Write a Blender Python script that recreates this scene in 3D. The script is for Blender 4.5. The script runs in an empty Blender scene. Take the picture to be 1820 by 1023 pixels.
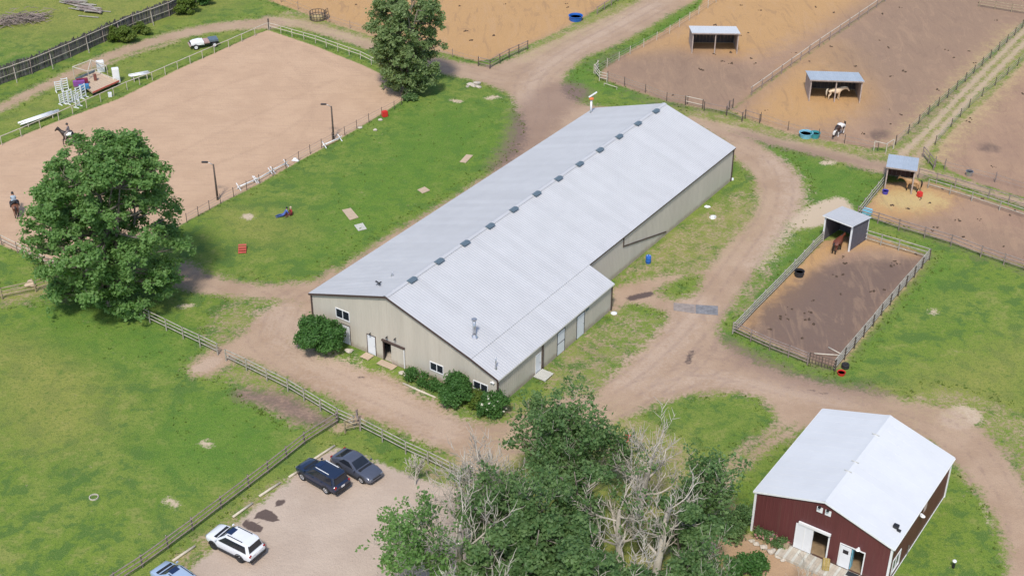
import bpy, bmesh, math, random
import numpy as np
from mathutils import Vector, Matrix

rnd = random.Random(7)
rng = np.random.default_rng(11)
scene = bpy.context.scene
COL = scene.collection

# ------------------------------------------------------------------ camera, sky, sun, exposure
CAM_H, PITCH, ROLL, FPX = 74.0, 0.555, 0.004, 2432.0
cd = bpy.data.cameras.new("camera"); cam = bpy.data.objects.new("camera", cd); COL.objects.link(cam)
cd.sensor_width = 36.0; cd.lens = 36.0 * FPX / 1820.0
cd.clip_start = 0.5; cd.clip_end = 6000
_fw = Vector((0, math.cos(PITCH), -math.sin(PITCH))); _rt = Vector((1, 0, 0)); _up = _rt.cross(_fw)
CR = _rt * math.cos(ROLL) + _up * math.sin(ROLL); CU = -_rt * math.sin(ROLL) + _up * math.cos(ROLL)
cam.matrix_world = Matrix(((CR.x, CU.x, -_fw.x, 0), (CR.y, CU.y, -_fw.y, 0), (CR.z, CU.z, -_fw.z, CAM_H), (0, 0, 0, 1)))
scene.camera = cam
SUN_EL, SUN_AZ = math.radians(56), math.radians(-170)      # azimuth of the sun measured from +y towards +x
w = bpy.data.worlds.new("World"); scene.world = w; w.use_nodes = True
nt = w.node_tree; nt.nodes.clear()
sky = nt.nodes.new("ShaderNodeTexSky"); sky.sky_type = 'NISHITA'; sky.sun_disc = False
sky.sun_elevation = SUN_EL; sky.sun_rotation = SUN_AZ; sky.dust_density = 2.5; sky.altitude = 900
bg = nt.nodes.new("ShaderNodeBackground"); bg.inputs[1].default_value = 0.135
wo = nt.nodes.new("ShaderNodeOutputWorld")
nt.links.new(sky.outputs[0], bg.inputs[0]); nt.links.new(bg.outputs[0], wo.inputs[0])
sl = bpy.data.lights.new("sun", 'SUN'); sl.energy = 2.6; sl.angle = math.radians(7); sl.color = (1.0, 0.94, 0.85)
so = bpy.data.objects.new("sun", sl); COL.objects.link(so)
sdir = Vector((math.sin(SUN_AZ) * math.cos(SUN_EL), math.cos(SUN_AZ) * math.cos(SUN_EL), math.sin(SUN_EL)))
so.rotation_euler = sdir.to_track_quat('Z', 'Y').to_euler()
scene.view_settings.view_transform = 'Standard'; scene.view_settings.look = 'None'
scene.cycles.max_bounces = 5; scene.cycles.diffuse_bounces = 2; scene.cycles.glossy_bounces = 2; scene.cycles.transmission_bounces = 3
scene.view_settings.exposure = 0.46; scene.view_settings.gamma = 1.0

# ------------------------------------------------------------------ helpers
def G(px, py, z=0.0):
    """point at height z seen at photo pixel (px, py) of the 1820 x 1023 frame"""
    d = _fw * FPX + CR * (px - 910.0) + CU * (511.5 - py)
    t = (CAM_H - z) / -d.z
    return Vector((d.x * t, d.y * t, z))
def hgt(base, py):
    """height above base whose image falls on row py"""
    lo, hi = 0.0, 40.0
    for _ in range(40):
        m = (lo + hi) / 2
        v = Vector((base.x, base.y, m - CAM_H))
        y = 511.5 - FPX * v.dot(CU) / v.dot(_fw)
        if y > py: lo = m
        else: hi = m
    return lo

class MB:
    def __init__(s): s.v = []; s.f = []; s.m = []
    def add(s, vs, fs, mi=0):
        o = len(s.v); s.v.extend([tuple(v) for v in vs])
        for f in fs: s.f.append(tuple(i + o for i in f)); s.m.append(mi)
        return s
    def box(s, c, d, rz=0.0, mi=0):
        x, y, z = d[0] / 2, d[1] / 2, d[2] / 2; ca, sa = math.cos(rz), math.sin(rz)
        P = [(sx * x, sy * y, sz * z) for sz in (-1, 1) for sy in (-1, 1) for sx in (-1, 1)]
        s.add([(c[0] + p[0] * ca - p[1] * sa, c[1] + p[0] * sa + p[1] * ca, c[2] + p[2]) for p in P],
              [(0, 2, 3, 1), (4, 5, 7, 6), (0, 1, 5, 4), (2, 6, 7, 3), (0, 4, 6, 2), (1, 3, 7, 5)], mi)
        return s
    def beam(s, a, b, wd, ht, mi=0, up=(0, 0, 1)):
        a = Vector(a); b = Vector(b); d = (b - a).normalized(); u = Vector(up)
        r = d.cross(u)
        if r.length < 1e-4: r = d.cross(Vector((1, 0, 0)))
        r.normalize(); u = r.cross(d).normalized()
        P = [q + r * sx * wd / 2 + u * sy * ht / 2 for q in (a, b) for sx, sy in ((-1, -1), (1, -1), (1, 1), (-1, 1))]
        s.add(P, [(0, 1, 2, 3), (7, 6, 5, 4), (0, 4, 5, 1), (1, 5, 6, 2), (2, 6, 7, 3), (3, 7, 4, 0)], mi)
        return s
    def path(s, pts, rad, n=8, cap=True, mi=0):
        pts = [Vector(p) for p in pts]; o = len(s.v); k = len(pts); fr = None
        for i, p in enumerate(pts):
            d = (pts[min(i + 1, k - 1)] - pts[max(i - 1, 0)]).normalized()
            if fr is None:
                fr = d.cross(Vector((0.31, 0.77, 0.55)))
                if fr.length < 1e-3: fr = d.cross(Vector((1, 0, 0)))
            else: fr = fr - d * fr.dot(d)
            fr.normalize(); b = d.cross(fr)
            r = rad[i] if hasattr(rad, '__len__') else rad
            for j in range(n):
                a = 2 * math.pi * j / n
                s.v.append(tuple(p + fr * math.cos(a) * r + b * math.sin(a) * r))
        for i in range(k - 1):
            for j in range(n):
                j2 = (j + 1) % n
                s.f.append((o + i * n + j, o + i * n + j2, o + (i + 1) * n + j2, o + (i + 1) * n + j)); s.m.append(mi)
        if cap:
            s.f.append(tuple(o + j for j in reversed(range(n)))); s.m.append(mi)
            s.f.append(tuple(o + (k - 1) * n + j for j in range(n))); s.m.append(mi)
        return s
    def lathe(s, prof, n=16, c=(0, 0, 0), mi=0):
        o = len(s.v)
        for r, z in prof:
            for j in range(n):
                a = 2 * math.pi * j / n; s.v.append((c[0] + r * math.cos(a), c[1] + r * math.sin(a), c[2] + z))
        for i in range(len(prof) - 1):
            for j in range(n):
                j2 = (j + 1) % n
                s.f.append((o + i * n + j, o + i * n + j2, o + (i + 1) * n + j2, o + (i + 1) * n + j)); s.m.append(mi)
        for i, rev in ((0, True), (len(prof) - 1, False)):
            if prof[i][0] > 1e-4:
                q = [o + i * n + j for j in range(n)]
                s.f.append(tuple(reversed(q)) if rev else tuple(q)); s.m.append(mi)
        return s
    def prism(s, poly, z0, z1, mi=0):
        n = len(poly); o = len(s.v)
        ar = sum(poly[i][0] * poly[(i + 1) % n][1] - poly[(i + 1) % n][0] * poly[i][1] for i in range(n))
        if ar < 0: poly = poly[::-1]
        for z in (z0, z1):
            for p in poly: s.v.append((p[0], p[1], z))
        s.f.append(tuple(o + i for i in reversed(range(n)))); s.m.append(mi)
        s.f.append(tuple(o + n + i for i in range(n))); s.m.append(mi)
        for i in range(n):
            j = (i + 1) % n; s.f.append((o + i, o + j, o + n + j, o + n + i)); s.m.append(mi)
        return s
    def mesh(s, name, mats, smooth=False):
        me = bpy.data.meshes.new(name); me.from_pydata(s.v, [], s.f)
        mats = mats if isinstance(mats, (list, tuple)) else [mats]
        for m in mats: me.materials.append(m)
        if len(mats) > 1: me.polygons.foreach_set("material_index", s.m)
        if smooth:
            me.polygons.foreach_set("use_smooth", [True] * len(me.polygons))
        me.update(); return me
    def obj(s, name, mats, parent=None, smooth=False, bevel=0):
        me = s.mesh(name, mats, smooth)
        if bevel:
            bm = bmesh.new(); bm.from_mesh(me)
            bmesh.ops.bevel(bm, geom=bm.edges[:], offset=bevel, segments=2, affect='EDGES', clamp_overlap=True)
            bm.to_mesh(me); bm.free()
        if smooth == 'auto': autosmooth(me)
        return put(name, me, parent)

def autosmooth(me, deg=40):
    me.polygons.foreach_set("use_smooth", [True] * len(me.polygons))
    try: me.set_sharp_from_angle(angle=math.radians(deg))
    except Exception: pass
def put(name, me, parent=None):
    o = bpy.data.objects.new(name, me); COL.objects.link(o)
    if parent is not None: o.parent = parent
    return o
def tag(o, label, cat, group=None, kind=None):
    if label: o["label"] = label
    if cat: o["category"] = cat
    if group: o["group"] = group
    if kind: o["kind"] = kind
    return o
def thing(name, label, cat, loc=(0, 0, 0), rz=0.0, group=None):
    o = bpy.data.objects.new(name, None); COL.objects.link(o)
    o.location = loc; o.rotation_euler = (0, 0, rz); o.empty_display_size = 0.3
    return tag(o, label, cat, group)
def struct(o): o["kind"] = "structure"; return o
def move(o, loc, rz=0.0): o.location = loc; o.rotation_euler = (0, 0, rz); return o

# ------------------------------------------------------------------ materials
def _n(nt, t, **kw):
    n = nt.nodes.new(t)
    for k, v in kw.items(): setattr(n, k, v)
    return n
def noise(nt, co, scale, detail=4, rough=0.55, dist=0.0):
    n = _n(nt, "ShaderNodeTexNoise"); n.inputs["Scale"].default_value = scale
    n.inputs["Detail"].default_value = detail; n.inputs["Roughness"].default_value = rough
    n.inputs["Distortion"].default_value = dist
    if co is not None: nt.links.new(co, n.inputs["Vector"])
    return n.outputs["Fac"]
def mth(nt, op, a, b=None, c=None, clamp=False):
    n = _n(nt, "ShaderNodeMath", operation=op); n.use_clamp = clamp
    for i, x in enumerate((a, b, c)):
        if x is None: continue
        if isinstance(x, (int, float)): n.inputs[i].default_value = x
        else: nt.links.new(x, n.inputs[i])
    return n.outputs[0]
def mixc(nt, f, a, b, mode='MIX'):
    n = _n(nt, "ShaderNodeMix", data_type='RGBA', blend_type=mode)
    for sck, x in ((n.inputs[0], f), (n.inputs[6], a), (n.inputs[7], b)):
        if isinstance(x, (int, float)): sck.default_value = x
        elif isinstance(x, (tuple, list)): sck.default_value = (*x[:3], 1)
        else: nt.links.new(x, sck)
    return n.outputs[2]
def rmp(nt, x, lo, hi, a=0.0, b=1.0):
    n = _n(nt, "ShaderNodeMapRange", interpolation_type='SMOOTHSTEP')
    n.inputs[1].default_value = lo; n.inputs[2].default_value = hi; n.inputs[3].default_value = a; n.inputs[4].default_value = b
    nt.links.new(x, n.inputs[0]); return n.outputs[0]
def mat(name, col, rough=0.7, metal=0.0, var=0.25, vs=3.0, col2=None, bump=0.0, bs=20.0, spec=0.5, coat=0.0, coord='Object', stretch=None, island=0.0, orand=0.0, splash=None):
    m = bpy.data.materials.new(name); m.use_nodes = True; nt = m.node_tree; b = nt.nodes["Principled BSDF"]
    if coord == 'World': co = _n(nt, "ShaderNodeNewGeometry").outputs["Position"]
    else: co = _n(nt, "ShaderNodeTexCoord").outputs[coord]
    if stretch:
        mp = _n(nt, "ShaderNodeMapping"); mp.inputs["Scale"].default_value = stretch
        nt.links.new(co, mp.inputs[0]); co = mp.outputs[0]
    if var > 0:
        f = rmp(nt, noise(nt, co, vs, 5, 0.6), 0.3, 0.7)
        c2 = col2 if col2 else tuple(c * (1 - var) for c in col)
        c = mixc(nt, f, col, c2)
        if island:
            g = _n(nt, "ShaderNodeNewGeometry")
            f2 = mth(nt, 'MULTIPLY_ADD', g.outputs["Random Per Island"], island * 2, 1 - island)
            hv = _n(nt, "ShaderNodeHueSaturation"); nt.links.new(c, hv.inputs["Color"]); nt.links.new(f2, hv.inputs["Value"]); c = hv.outputs[0]
        if splash:
            gz = _n(nt, "ShaderNodeNewGeometry"); sx_ = _n(nt, "ShaderNodeSeparateXYZ"); nt.links.new(gz.outputs["Position"], sx_.inputs[0])
            hz_ = mth(nt, 'ADD', sx_.outputs[2], mth(nt, 'MULTIPLY', noise(nt, gz.outputs["Position"], 2.2, 4, .7), -1.1))
            c = mixc(nt, mth(nt, 'MULTIPLY', rmp(nt, hz_, .15, -.4), .6), c, splash)
            gs = _n(nt, "ShaderNodeMapping"); gs.inputs["Scale"].default_value = (3, 3, .15); nt.links.new(gz.outputs["Position"], gs.inputs[0])
            c = mixc(nt, mth(nt, 'MULTIPLY', rmp(nt, noise(nt, gs.outputs[0], 1.0, 4, .7), .52, .72), .14), c, splash)
        if orand:
            oi = _n(nt, "ShaderNodeObjectInfo"); f3 = mth(nt, 'MULTIPLY_ADD', oi.outputs["Random"], orand * 2, 1 - orand)
            h3 = _n(nt, "ShaderNodeHueSaturation"); nt.links.new(c, h3.inputs["Color"]); nt.links.new(f3, h3.inputs["Value"]); c = h3.outputs[0]
        nt.links.new(c, b.inputs["Base Color"])
    else: b.inputs["Base Color"].default_value = (*col, 1)
    b.inputs["Roughness"].default_value = rough; b.inputs["Metallic"].default_value = metal
    b.inputs["Specular IOR Level"].default_value = spec
    if coat: b.inputs["Coat Weight"].default_value = coat; b.inputs["Coat Roughness"].default_value = 0.08
    if bump:
        bp = _n(nt, "ShaderNodeBump"); bp.inputs["Strength"].default_value = bump; bp.inputs["Distance"].default_value = 0.05
        nt.links.new(noise(nt, co, bs, 4), bp.inputs["Height"]); nt.links.new(bp.outputs[0], b.inputs["Normal"])
    return m
def leafmat(name, c1, c2, trans=0.35):
    m = bpy.data.materials.new(name); m.use_nodes = True; nt = m.node_tree; nt.nodes.clear()
    g = _n(nt, "ShaderNodeNewGeometry"); tc = _n(nt, "ShaderNodeTexCoord")
    f = mth(nt, 'ADD', mth(nt, 'MULTIPLY', g.outputs["Random Per Island"], 0.65), mth(nt, 'MULTIPLY', rmp(nt, noise(nt, tc.outputs["Object"], 0.6, 3), 0.35, 0.65), 0.35))
    c = mixc(nt, f, c1, c2)
    d = _n(nt, "ShaderNodeBsdfPrincipled"); d.inputs["Roughness"].default_value = 0.55; d.inputs["Specular IOR Level"].default_value = 0.3
    t = _n(nt, "ShaderNodeBsdfTranslucent"); mx = _n(nt, "ShaderNodeMixShader"); mx.inputs[0].default_value = trans
    o = _n(nt, "ShaderNodeOutputMaterial")
    nt.links.new(c, d.inputs["Base Color"])
    nt.links.new(mixc(nt, 0.5, c, (c2[0] * 1.6, c2[1] * 1.5, c2[2] * 0.8)), t.inputs[0])
    nt.links.new(d.outputs[0], mx.inputs[1]); nt.links.new(t.outputs[0], mx.inputs[2]); nt.links.new(mx.outputs[0], o.inputs[0])
    return m

M = {}
M['galv'] = mat('galvanised_roof', (0.475, 0.48, 0.495), 0.5, 0.0, 0.06, 0.5, coord='World', orand=.035, stretch=(1, 1, 1))
M['white_roof'] = mat('white_roof', (0.61, 0.625, 0.645), 0.5, 0.0, 0.05, 0.4, coord='World', orand=.012)
M['shed_roof'] = mat('shed_roof', (0.46, 0.51, 0.58), 0.4, 0.2, 0.12, 0.8, orand=.03)
M['beige'] = mat('beige_cladding', (0.53, 0.49, 0.42), 0.55, 0.0, 0.10, 0.6, coord='World', stretch=(1, 1, 0.2), orand=.025, splash=(.27, .20, .145))
M['red'] = mat('maroon_cladding', (0.128, 0.036, 0.038), 0.5, 0.0, 0.2, 0.6, coord='World', stretch=(1, 1, 0.2), orand=.05, splash=(.17, .11, .085))
M['brown_trim'] = mat('brown_trim', (0.075, 0.05, 0.045), 0.5, 0, 0.15)
M['white'] = mat('white_paint', (0.78, 0.79, 0.80), 0.45, 0, 0.06, 2)
M['door_white'] = mat('door_white', (0.74, 0.76, 0.80), 0.45, 0, 0.06, 2)
M['glass'] = mat('window_glass', (0.02, 0.025, 0.035), 0.06, 0, 0.2, 1, spec=0.6)
M['black'] = mat('black_metal', (0.02, 0.02, 0.022), 0.45, 0, 0.2)
M['steel'] = mat('bright_steel', (0.55, 0.56, 0.58), 0.3, 0.8, 0.15)
M['ventblue'] = mat('ridge_vent_metal', (0.15, 0.205, 0.245), 0.45, 0.3, 0.2)
M['concrete'] = mat('pale_concrete', (0.50, 0.44, 0.36), 0.85, 0, 0.2, 3, bump=0.3)
M['pad'] = mat('pine_board', (0.55, 0.42, 0.30), 0.75, 0, 0.22, 4, bump=0.2, stretch=(1, 6, 1))
M['pad_grey'] = mat('grey_board', (0.55, 0.54, 0.48), 0.8, 0, 0.15, 4, bump=0.2)
M['wood'] = mat('weathered_rail', (0.42, 0.39, 0.325), 0.8, 0, 0.35, 2.5, bump=0.3, bs=14, coord='World')
M['wood_warm'] = mat('warm_rail', (0.40, 0.32, 0.21), 0.8, 0, 0.35, 2.5, bump=0.3, bs=14, coord='World')
M['wood_pink'] = mat('brownish_rail', (0.30, 0.235, 0.21), 0.8, 0, 0.35, 2.5, bump=0.3, bs=14, coord='World')
M['wood_dark'] = mat('dark_post', (0.11, 0.085, 0.07), 0.85, 0, 0.35, 3, bump=0.3, coord='World')
M['wood_pale'] = mat('pale_rail', (0.58, 0.52, 0.43), 0.75, 0, 0.22, 2.5, bump=0.2, coord='World')
M['slab'] = mat('grey_slabs', (0.15, 0.135, 0.125), 0.9, 0, 0.45, 1.2, bump=0.4, island=0.45)
M['log'] = mat('kerb_log', (0.60, 0.53, 0.42), 0.8, 0, 0.2, 3, bump=0.3, coord='World')
M['bark'] = mat('grey_bark', (0.22, 0.19, 0.155), 0.9, 0, 0.4, 2.0, bump=0.5, bs=8)
M['dead'] = mat('dead_branch', (0.55, 0.50, 0.43), 0.85, 0, 0.40, 0.6, col2=(0.36, 0.32, 0.27))
M['dry_twig'] = mat('dry_twig', (0.36, 0.28, 0.19), 0.85, 0, 0.3, 1)
M['rubber'] = mat('tyre_rubber', (0.018, 0.018, 0.02), 0.8, 0, 0.2)
M['plastic_dark'] = mat('dark_plastic', (0.03, 0.03, 0.034), 0.6, 0, 0.15)
M['hay'] = mat('hay', (0.48, 0.36, 0.12), 0.95, 0, 0.35, 9, bump=0.8, bs=40)
M['rock'] = mat('pale_rock', (0.56, 0.50, 0.42), 0.85, 0, 0.3, 3, bump=0.5, bs=6)
M['redpaint'] = mat('red_plastic', (0.62, 0.035, 0.03), 0.45, 0, 0.15)
M['redfade'] = mat('faded_red_wood', (0.55, 0.11, 0.08), 0.6, 0, 0.2)
M['blueplastic'] = mat('blue_plastic', (0.02, 0.13, 0.50), 0.4, 0, 0.2)
M['tealplastic'] = mat('teal_plastic', (0.05, 0.30, 0.32), 0.45, 0, 0.2)
M['skyplastic'] = mat('pale_blue_plastic', (0.22, 0.52, 0.66), 0.45, 0, 0.15)
M['orangedirt'] = mat('orange_soil', (0.36, 0.2, 0.10), 0.95, 0, 0.3, 2)
M['skin'] = mat('skin', (0.50, 0.31, 0.22), 0.6, 0, 0.1)
L_POP = leafmat('poplar_leaf', (0.085, 0.195, 0.05), (0.24, 0.39, 0.13), .48)
L_FAR = leafmat('far_poplar_leaf', (0.11, 0.19, 0.07), (0.28, 0.36, 0.155), .48)
L_DARK = leafmat('dark_leaf', (0.065, 0.145, 0.05), (0.205, 0.315, 0.12), .48)
L_BUSH = leafmat('bush_leaf', (0.045, 0.125, 0.03), (0.10, 0.22, 0.05), .4)
L_GRASS = leafmat('grass_blade', (0.09, 0.155, 0.022), (0.17, 0.225, 0.045), 0.45)
L_DRY = leafmat('dry_leaf', (0.20, 0.19, 0.08), (0.36, 0.31, 0.15), 0.25)

# ------------------------------------------------------------------ ground: one sheet of fields, tracks, lots and paddocks
def px(poly): return np.array([tuple(G(x, y).xy) for x, y in poly])
def smooth_loop(P, k=4):
    n = len(P); out = []
    for i in range(n):
        p0, p1, p2, p3 = P[i - 1], P[i], P[(i + 1) % n], P[(i + 2) % n]
        for t in np.arange(k) / k:
            out.append(0.5 * ((2 * p1) + (-p0 + p2) * t + (2 * p0 - 5 * p1 + 4 * p2 - p3) * t * t + (-p0 + 3 * p1 - 3 * p2 + p3) * t ** 3))
    return np.array(out)
def segdist(X, Y, A, B):
    d = B - A; L = max(d @ d, 1e-9)
    t = np.clip(((X - A[0]) * d[0] + (Y - A[1]) * d[1]) / L, 0, 1)
    return np.hypot(X - A[0] - t * d[0], Y - A[1] - t * d[1]), t
BIG = 9.0
def sd_poly(X, Y, P, smooth=True):
    if smooth: P = smooth_loop(P)
    D = np.full(X.shape, -BIG)
    mn, mx = P.min(0) - BIG, P.max(0) + BIG
    s = (X > mn[0]) & (X < mx[0]) & (Y > mn[1]) & (Y < mx[1])
    x, y = X[s], Y[s]; d = np.full(x.shape, 1e9); ins = np.zeros(x.shape, bool)
    n = len(P)
    for i in range(n):
        A, B = P[i], P[(i + 1) % n]
        d = np.minimum(d, segdist(x, y, A, B)[0])
        if A[1] != B[1]:
            c = ((A[1] > y) != (B[1] > y)) & (x < (B[0] - A[0]) * (y - A[1]) / (B[1] - A[1]) + A[0]); ins ^= c
    D[s] = np.where(ins, np.minimum(d, BIG), -np.minimum(d, BIG))
    return D
def sd_stroke(X, Y, pts, wid):
    P = px(pts)
    wd = wid if hasattr(wid, '__len__') else [wid] * len(P)
    # smooth the open line
    Q, W_ = [], []
    for i in range(len(P) - 1):
        p0, p1, p2, p3 = P[max(i - 1, 0)], P[i], P[i + 1], P[min(i + 2, len(P) - 1)]
        for t in np.arange(4) / 4:
            Q.append(0.5 * ((2 * p1) + (-p0 + p2) * t + (2 * p0 - 5 * p1 + 4 * p2 - p3) * t * t + (-p0 + 3 * p1 - 3 * p2 + p3) * t ** 3))
            W_.append(wd[i] + (wd[i + 1] - wd[i]) * t)
    Q.append(P[-1]); W_.append(wd[-1])
    Q = np.array(Q)
    D = np.full(X.shape, -BIG)
    mn, mx = Q.min(0) - BIG, Q.max(0) + BIG
    s = (X > mn[0]) & (X < mx[0]) & (Y > mn[1]) & (Y < mx[1])
    x, y = X[s], Y[s]; d = np.full(x.shape, -BIG)
    for i in range(len(Q) - 1):
        dd, t = segdist(x, y, Q[i], Q[i + 1])
        d = np.maximum(d, (W_[i] + (W_[i + 1] - W_[i]) * t) / 2 - dd)
    D[s] = d
    return D

STEP = 0.45
ax = np.arange(-92, 92.01, STEP); ay = np.arange(68, 232.01, STEP)
def ext(a):
    lo = a[0] - np.cumsum(1.6 ** np.arange(1, 15) * 1.2); hi = a[-1] + np.cumsum(1.6 ** np.arange(1, 15) * 1.2)
    return np.concatenate([lo[::-1], a, hi])
GX, GY = np.meshgrid(ext(ax), ext(ay)); SH = GX.shape
X, Y = GX.ravel(), GY.ravel()

arena = px([(-190, 338), (-90, 297), (0, 257), (24, 247), (109, 213), (213, 175), (315, 124), (400, 86), (457, 60), (476, 54), (495, 60), (560, 82), (640, 114), (700, 142),
            (738, 160), (715, 178), (690, 195), (655, 217), (600, 249), (530, 287), (460, 327), (392, 361), (300, 411), (200, 464), (144, 496), (85, 470), (0, 434), (-90, 388)])
d_arena = sd_poly(X, Y, arena, False)
road_polys = [
    [(1290, -60), (1240, -2), (1200, 20), (1150, 50), (1090, 82), (1040, 102), (1008, 130), (1000, 160), (1025, 182), (1080, 190), (1180, 205), (1250, 225), (1260, 255), (1230, 300), (1020, 470), (560, 560), (535, 530),
     (600, 480), (700, 412), (800, 354), (880, 302), (915, 280), (936, 240), (928, 205), (900, 165), (850, 146), (790, 131), (700, 103), (600, 70), (530, 50), (470, 42),
     (470, 30), (540, 36), (640, 64), (720, 88), (800, 107), (860, 116), (900, 108), (960, 82), (1030, 50), (1100, 20), (1150, -10), (1200, -60)],
    [(600, 475), (560, 497), (500, 504), (440, 502), (380, 489), (345, 472), (318, 463), (285, 470), (275, 488), (310, 507), (350, 519), (420, 528), (500, 534), (540, 540), (620, 520)],
    [(520, 528), (490, 540), (455, 560), (430, 590), (412, 620), (405, 632), (450, 645), (500, 668), (560, 695), (610, 719), (640, 738), (665, 748), (720, 771), (790, 803), (850, 845),
     (950, 800), (1060, 760), (1100, 720), (1060, 700), (1000, 705), (900, 745), (835, 748), (790, 722), (740, 698), (710, 676), (660, 658), (610, 644), (570, 634), (537, 620), (528, 600), (545, 572), (562, 556)],
    [(1086, 515), (1120, 502), (1165, 491), (1200, 488), (1250, 478), (1290, 432), (1335, 385), (1345, 345), (1333, 307), (1305, 280), (1285, 250), (1240, 222), (1270, 220), (1330, 243), (1385, 280),
     (1418, 308), (1430, 345), (1420, 375), (1398, 402), (1372, 440), (1350, 470), (1318, 520), (1290, 560), (1277, 582), (1283, 605), (1310, 625), (1345, 645), (1400, 665), (1450, 680),
     (1500, 690), (1560, 700), (1630, 715), (1690, 722), (1735, 750), (1770, 785), (1805, 830), (1840, 900), (1860, 1000), (1850, 1080), (1775, 1080), (1790, 1010), (1778, 945),
     (1757, 900), (1727, 862), (1700, 828), (1640, 780), (1560, 745), (1470, 745), (1440, 755), (1390, 755), (1372, 728), (1350, 708), (1290, 697), (1230, 702), (1180, 714),
     (1130, 735), (1060, 765), (1035, 740), (1060, 695), (1095, 658), (1132, 622), (1163, 592), (1185, 562), (1165, 547), (1120, 540), (1086, 557)]]
d_road = np.full(X.shape, -BIG)
for p in road_polys: d_road = np.maximum(d_road, sd_poly(X, Y, px(p)))
d_road = np.minimum(d_road, -sd_poly(X, Y, px([(1168, 522), (1190, 503), (1238, 486), (1248, 496), (1234, 521), (1200, 531)])))
for pts, wd in [
    ([(-150, 265), (0, 192), (60, 162), (120, 135), (200, 98), (260, 78), (330, 59), (400, 47), (480, 42)], [1.7, 1.9, 2.0, 2.3, 2.6, 2.8, 3.2, 3.6, 4.5]),
    ([(-150, 280), (0, 199), (98, 152), (180, 118), (244, 94), (315, 74)], [.5, .5, .5, .5, .5, .5]),
    ([(1230, 213), (1300, 229), (1380, 251), (1450, 266), (1520, 286), (1570, 298), (1625, 305)], [2.5, 2.4, 2.3, 2.6, 2.8, 3.2, 3.2]),
    ([(1590, 290), (1612, 265), (1645, 235), (1700, 176), (1760, 115), (1830, 45), (1900, -20)], [1.8, 1.3, .8, .8, .8, .8, .8]),
    ([(1625, 290), (1650, 255), (1668, 236), (1722, 176), (1782, 115), (1840, 57), (1910, -10)], [1.8, 1.3, .8, .8, .8, .8, .8]),
    ([(1625, 303), (1660, 308), (1700, 320), (1760, 342), (1830, 364), (1920, 392)], [2.2, 1.5, 1.5, 1.5, 1.5, 1.5]),
    ([(1430, 752), (1375, 785), (1330, 815), (1297, 850), (1265, 885)], [1.3, .8, .7, .8, 1.2]),
    ([(1400, 752), (1350, 780), (1310, 808), (1280, 840)], [1.0, .5, .5, .5]),
    ([(640, 740), (625, 750), (600, 762)], [1.6, 1.2, .8]),
    ([(430, 610), (395, 632), (365, 652)], [3.0, 3.2, 3.2]),
    ([(1230, 955), (1300, 975), (1400, 1010), (1500, 1060)], [2.5, 4, 5, 6])]:
    d_road = np.maximum(d_road, sd_stroke(X, Y, pts, wd))
for e in ([([(1600, 280), (1665, 228), (1730, 165), (1830, 60), (1900, -10)], 3.6)], [[(1160, 455), (1240, 395), (1320, 345), (1335, 385), (1290, 425), (1250, 470), (1180, 484), (1110, 500)]],
          [[(985, 690), (1000, 640), (1080, 580), (1120, 560), (1150, 580), (1100, 640), (1050, 690)]], [([(1240, 206), (1330, 226), (1430, 252), (1560, 280)], 2.4)], [([(500, 880), (430, 935), (340, 1005)], 2.2)],
          [([(530, 30), (640, 62), (760, 98)], 5.0)], [([(1130, 20), (1040, 60), (950, 105)], 6.0)], [([(400, 630), (430, 660), (480, 700), (540, 735)], 2.6)], [([(1690, 735), (1760, 760), (1820, 800)], 6.0)], [([(460, 545), (420, 560), (400, 600)], 3)],
          [([(780, 900), (870, 800), (980, 750), (1100, 780), (1230, 900), (1200, 1050)], 6)], [([(0, 530), (60, 522), (120, 502)], 2.0)], [([(1345, 480), (1300, 545)], 2.0)]):
    for q in e:
        dd_ = sd_stroke(X, Y, q[0], q[1]) if isinstance(q, tuple) else sd_poly(X, Y, px(q))
        d_road = np.maximum(d_road, np.where(dd_ > -2, np.minimum(dd_ * .6, -.22), -BIG))
lot = px([(512, 853), (560, 816), (598, 796), (650, 813), (700, 832), (740, 848), (790, 862), (900, 900), (920, 1000), (900, 1120), (300, 1120), (325, 1035), (345, 1003), (368, 985), (400, 957), (425, 925), (465, 893)])
d_lot = sd_poly(X, Y, lot, False)
padd = {
    'a': [(440, -90), (465, -30), (480, 2), (530, 20), (590, 42), (680, 71), (780, 92), (850, 110), (890, 100), (940, 80), (1000, 53), (1040, 30), (1080, 4), (1110, -15), (1180, -90)],
    'b': [(1265, -22), (1240, 16), (1200, 42), (1150, 72), (1100, 102), (1072, 124), (1066, 138), (1100, 152), (1150, 169), (1190, 181), (1240, 191), (1296, 197), (1338, 167), (1392, 128), (1466, 77), (1530, 32), (1580, -6), (1645, -80), (1330, -80)],
    'c': [(1298, 197), (1340, 167), (1400, 122), (1480, 67), (1580, -6), (1650, -60), (1920, -60), (1830, 28), (1795, 62), (1720, 132), (1655, 190), (1612, 236), (1588, 260), (1545, 264), (1450, 247), (1400, 237), (1330, 212)],
    'd': [(1860, 70), (1800, 132), (1745, 185), (1695, 228), (1668, 262), (1660, 280), (1690, 304), (1745, 328), (1830, 354), (1920, 380), (1950, 20)],
    'e': [(1575, 324), (1530, 376), (1560, 389), (1640, 413), (1720, 441), (1830, 476), (1920, 505), (1920, 402), (1830, 378), (1740, 350), (1650, 322)],
    'f': [(1463, 428), (1306, 582), (1370, 611), (1440, 642), (1490, 654), (1655, 455), (1600, 436), (1540, 415)]}
dpad = {k: sd_poly(X, Y, px(v), False) for k, v in padd.items()}
d_pad = np.max(np.stack(list(dpad.values())), 0)
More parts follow.
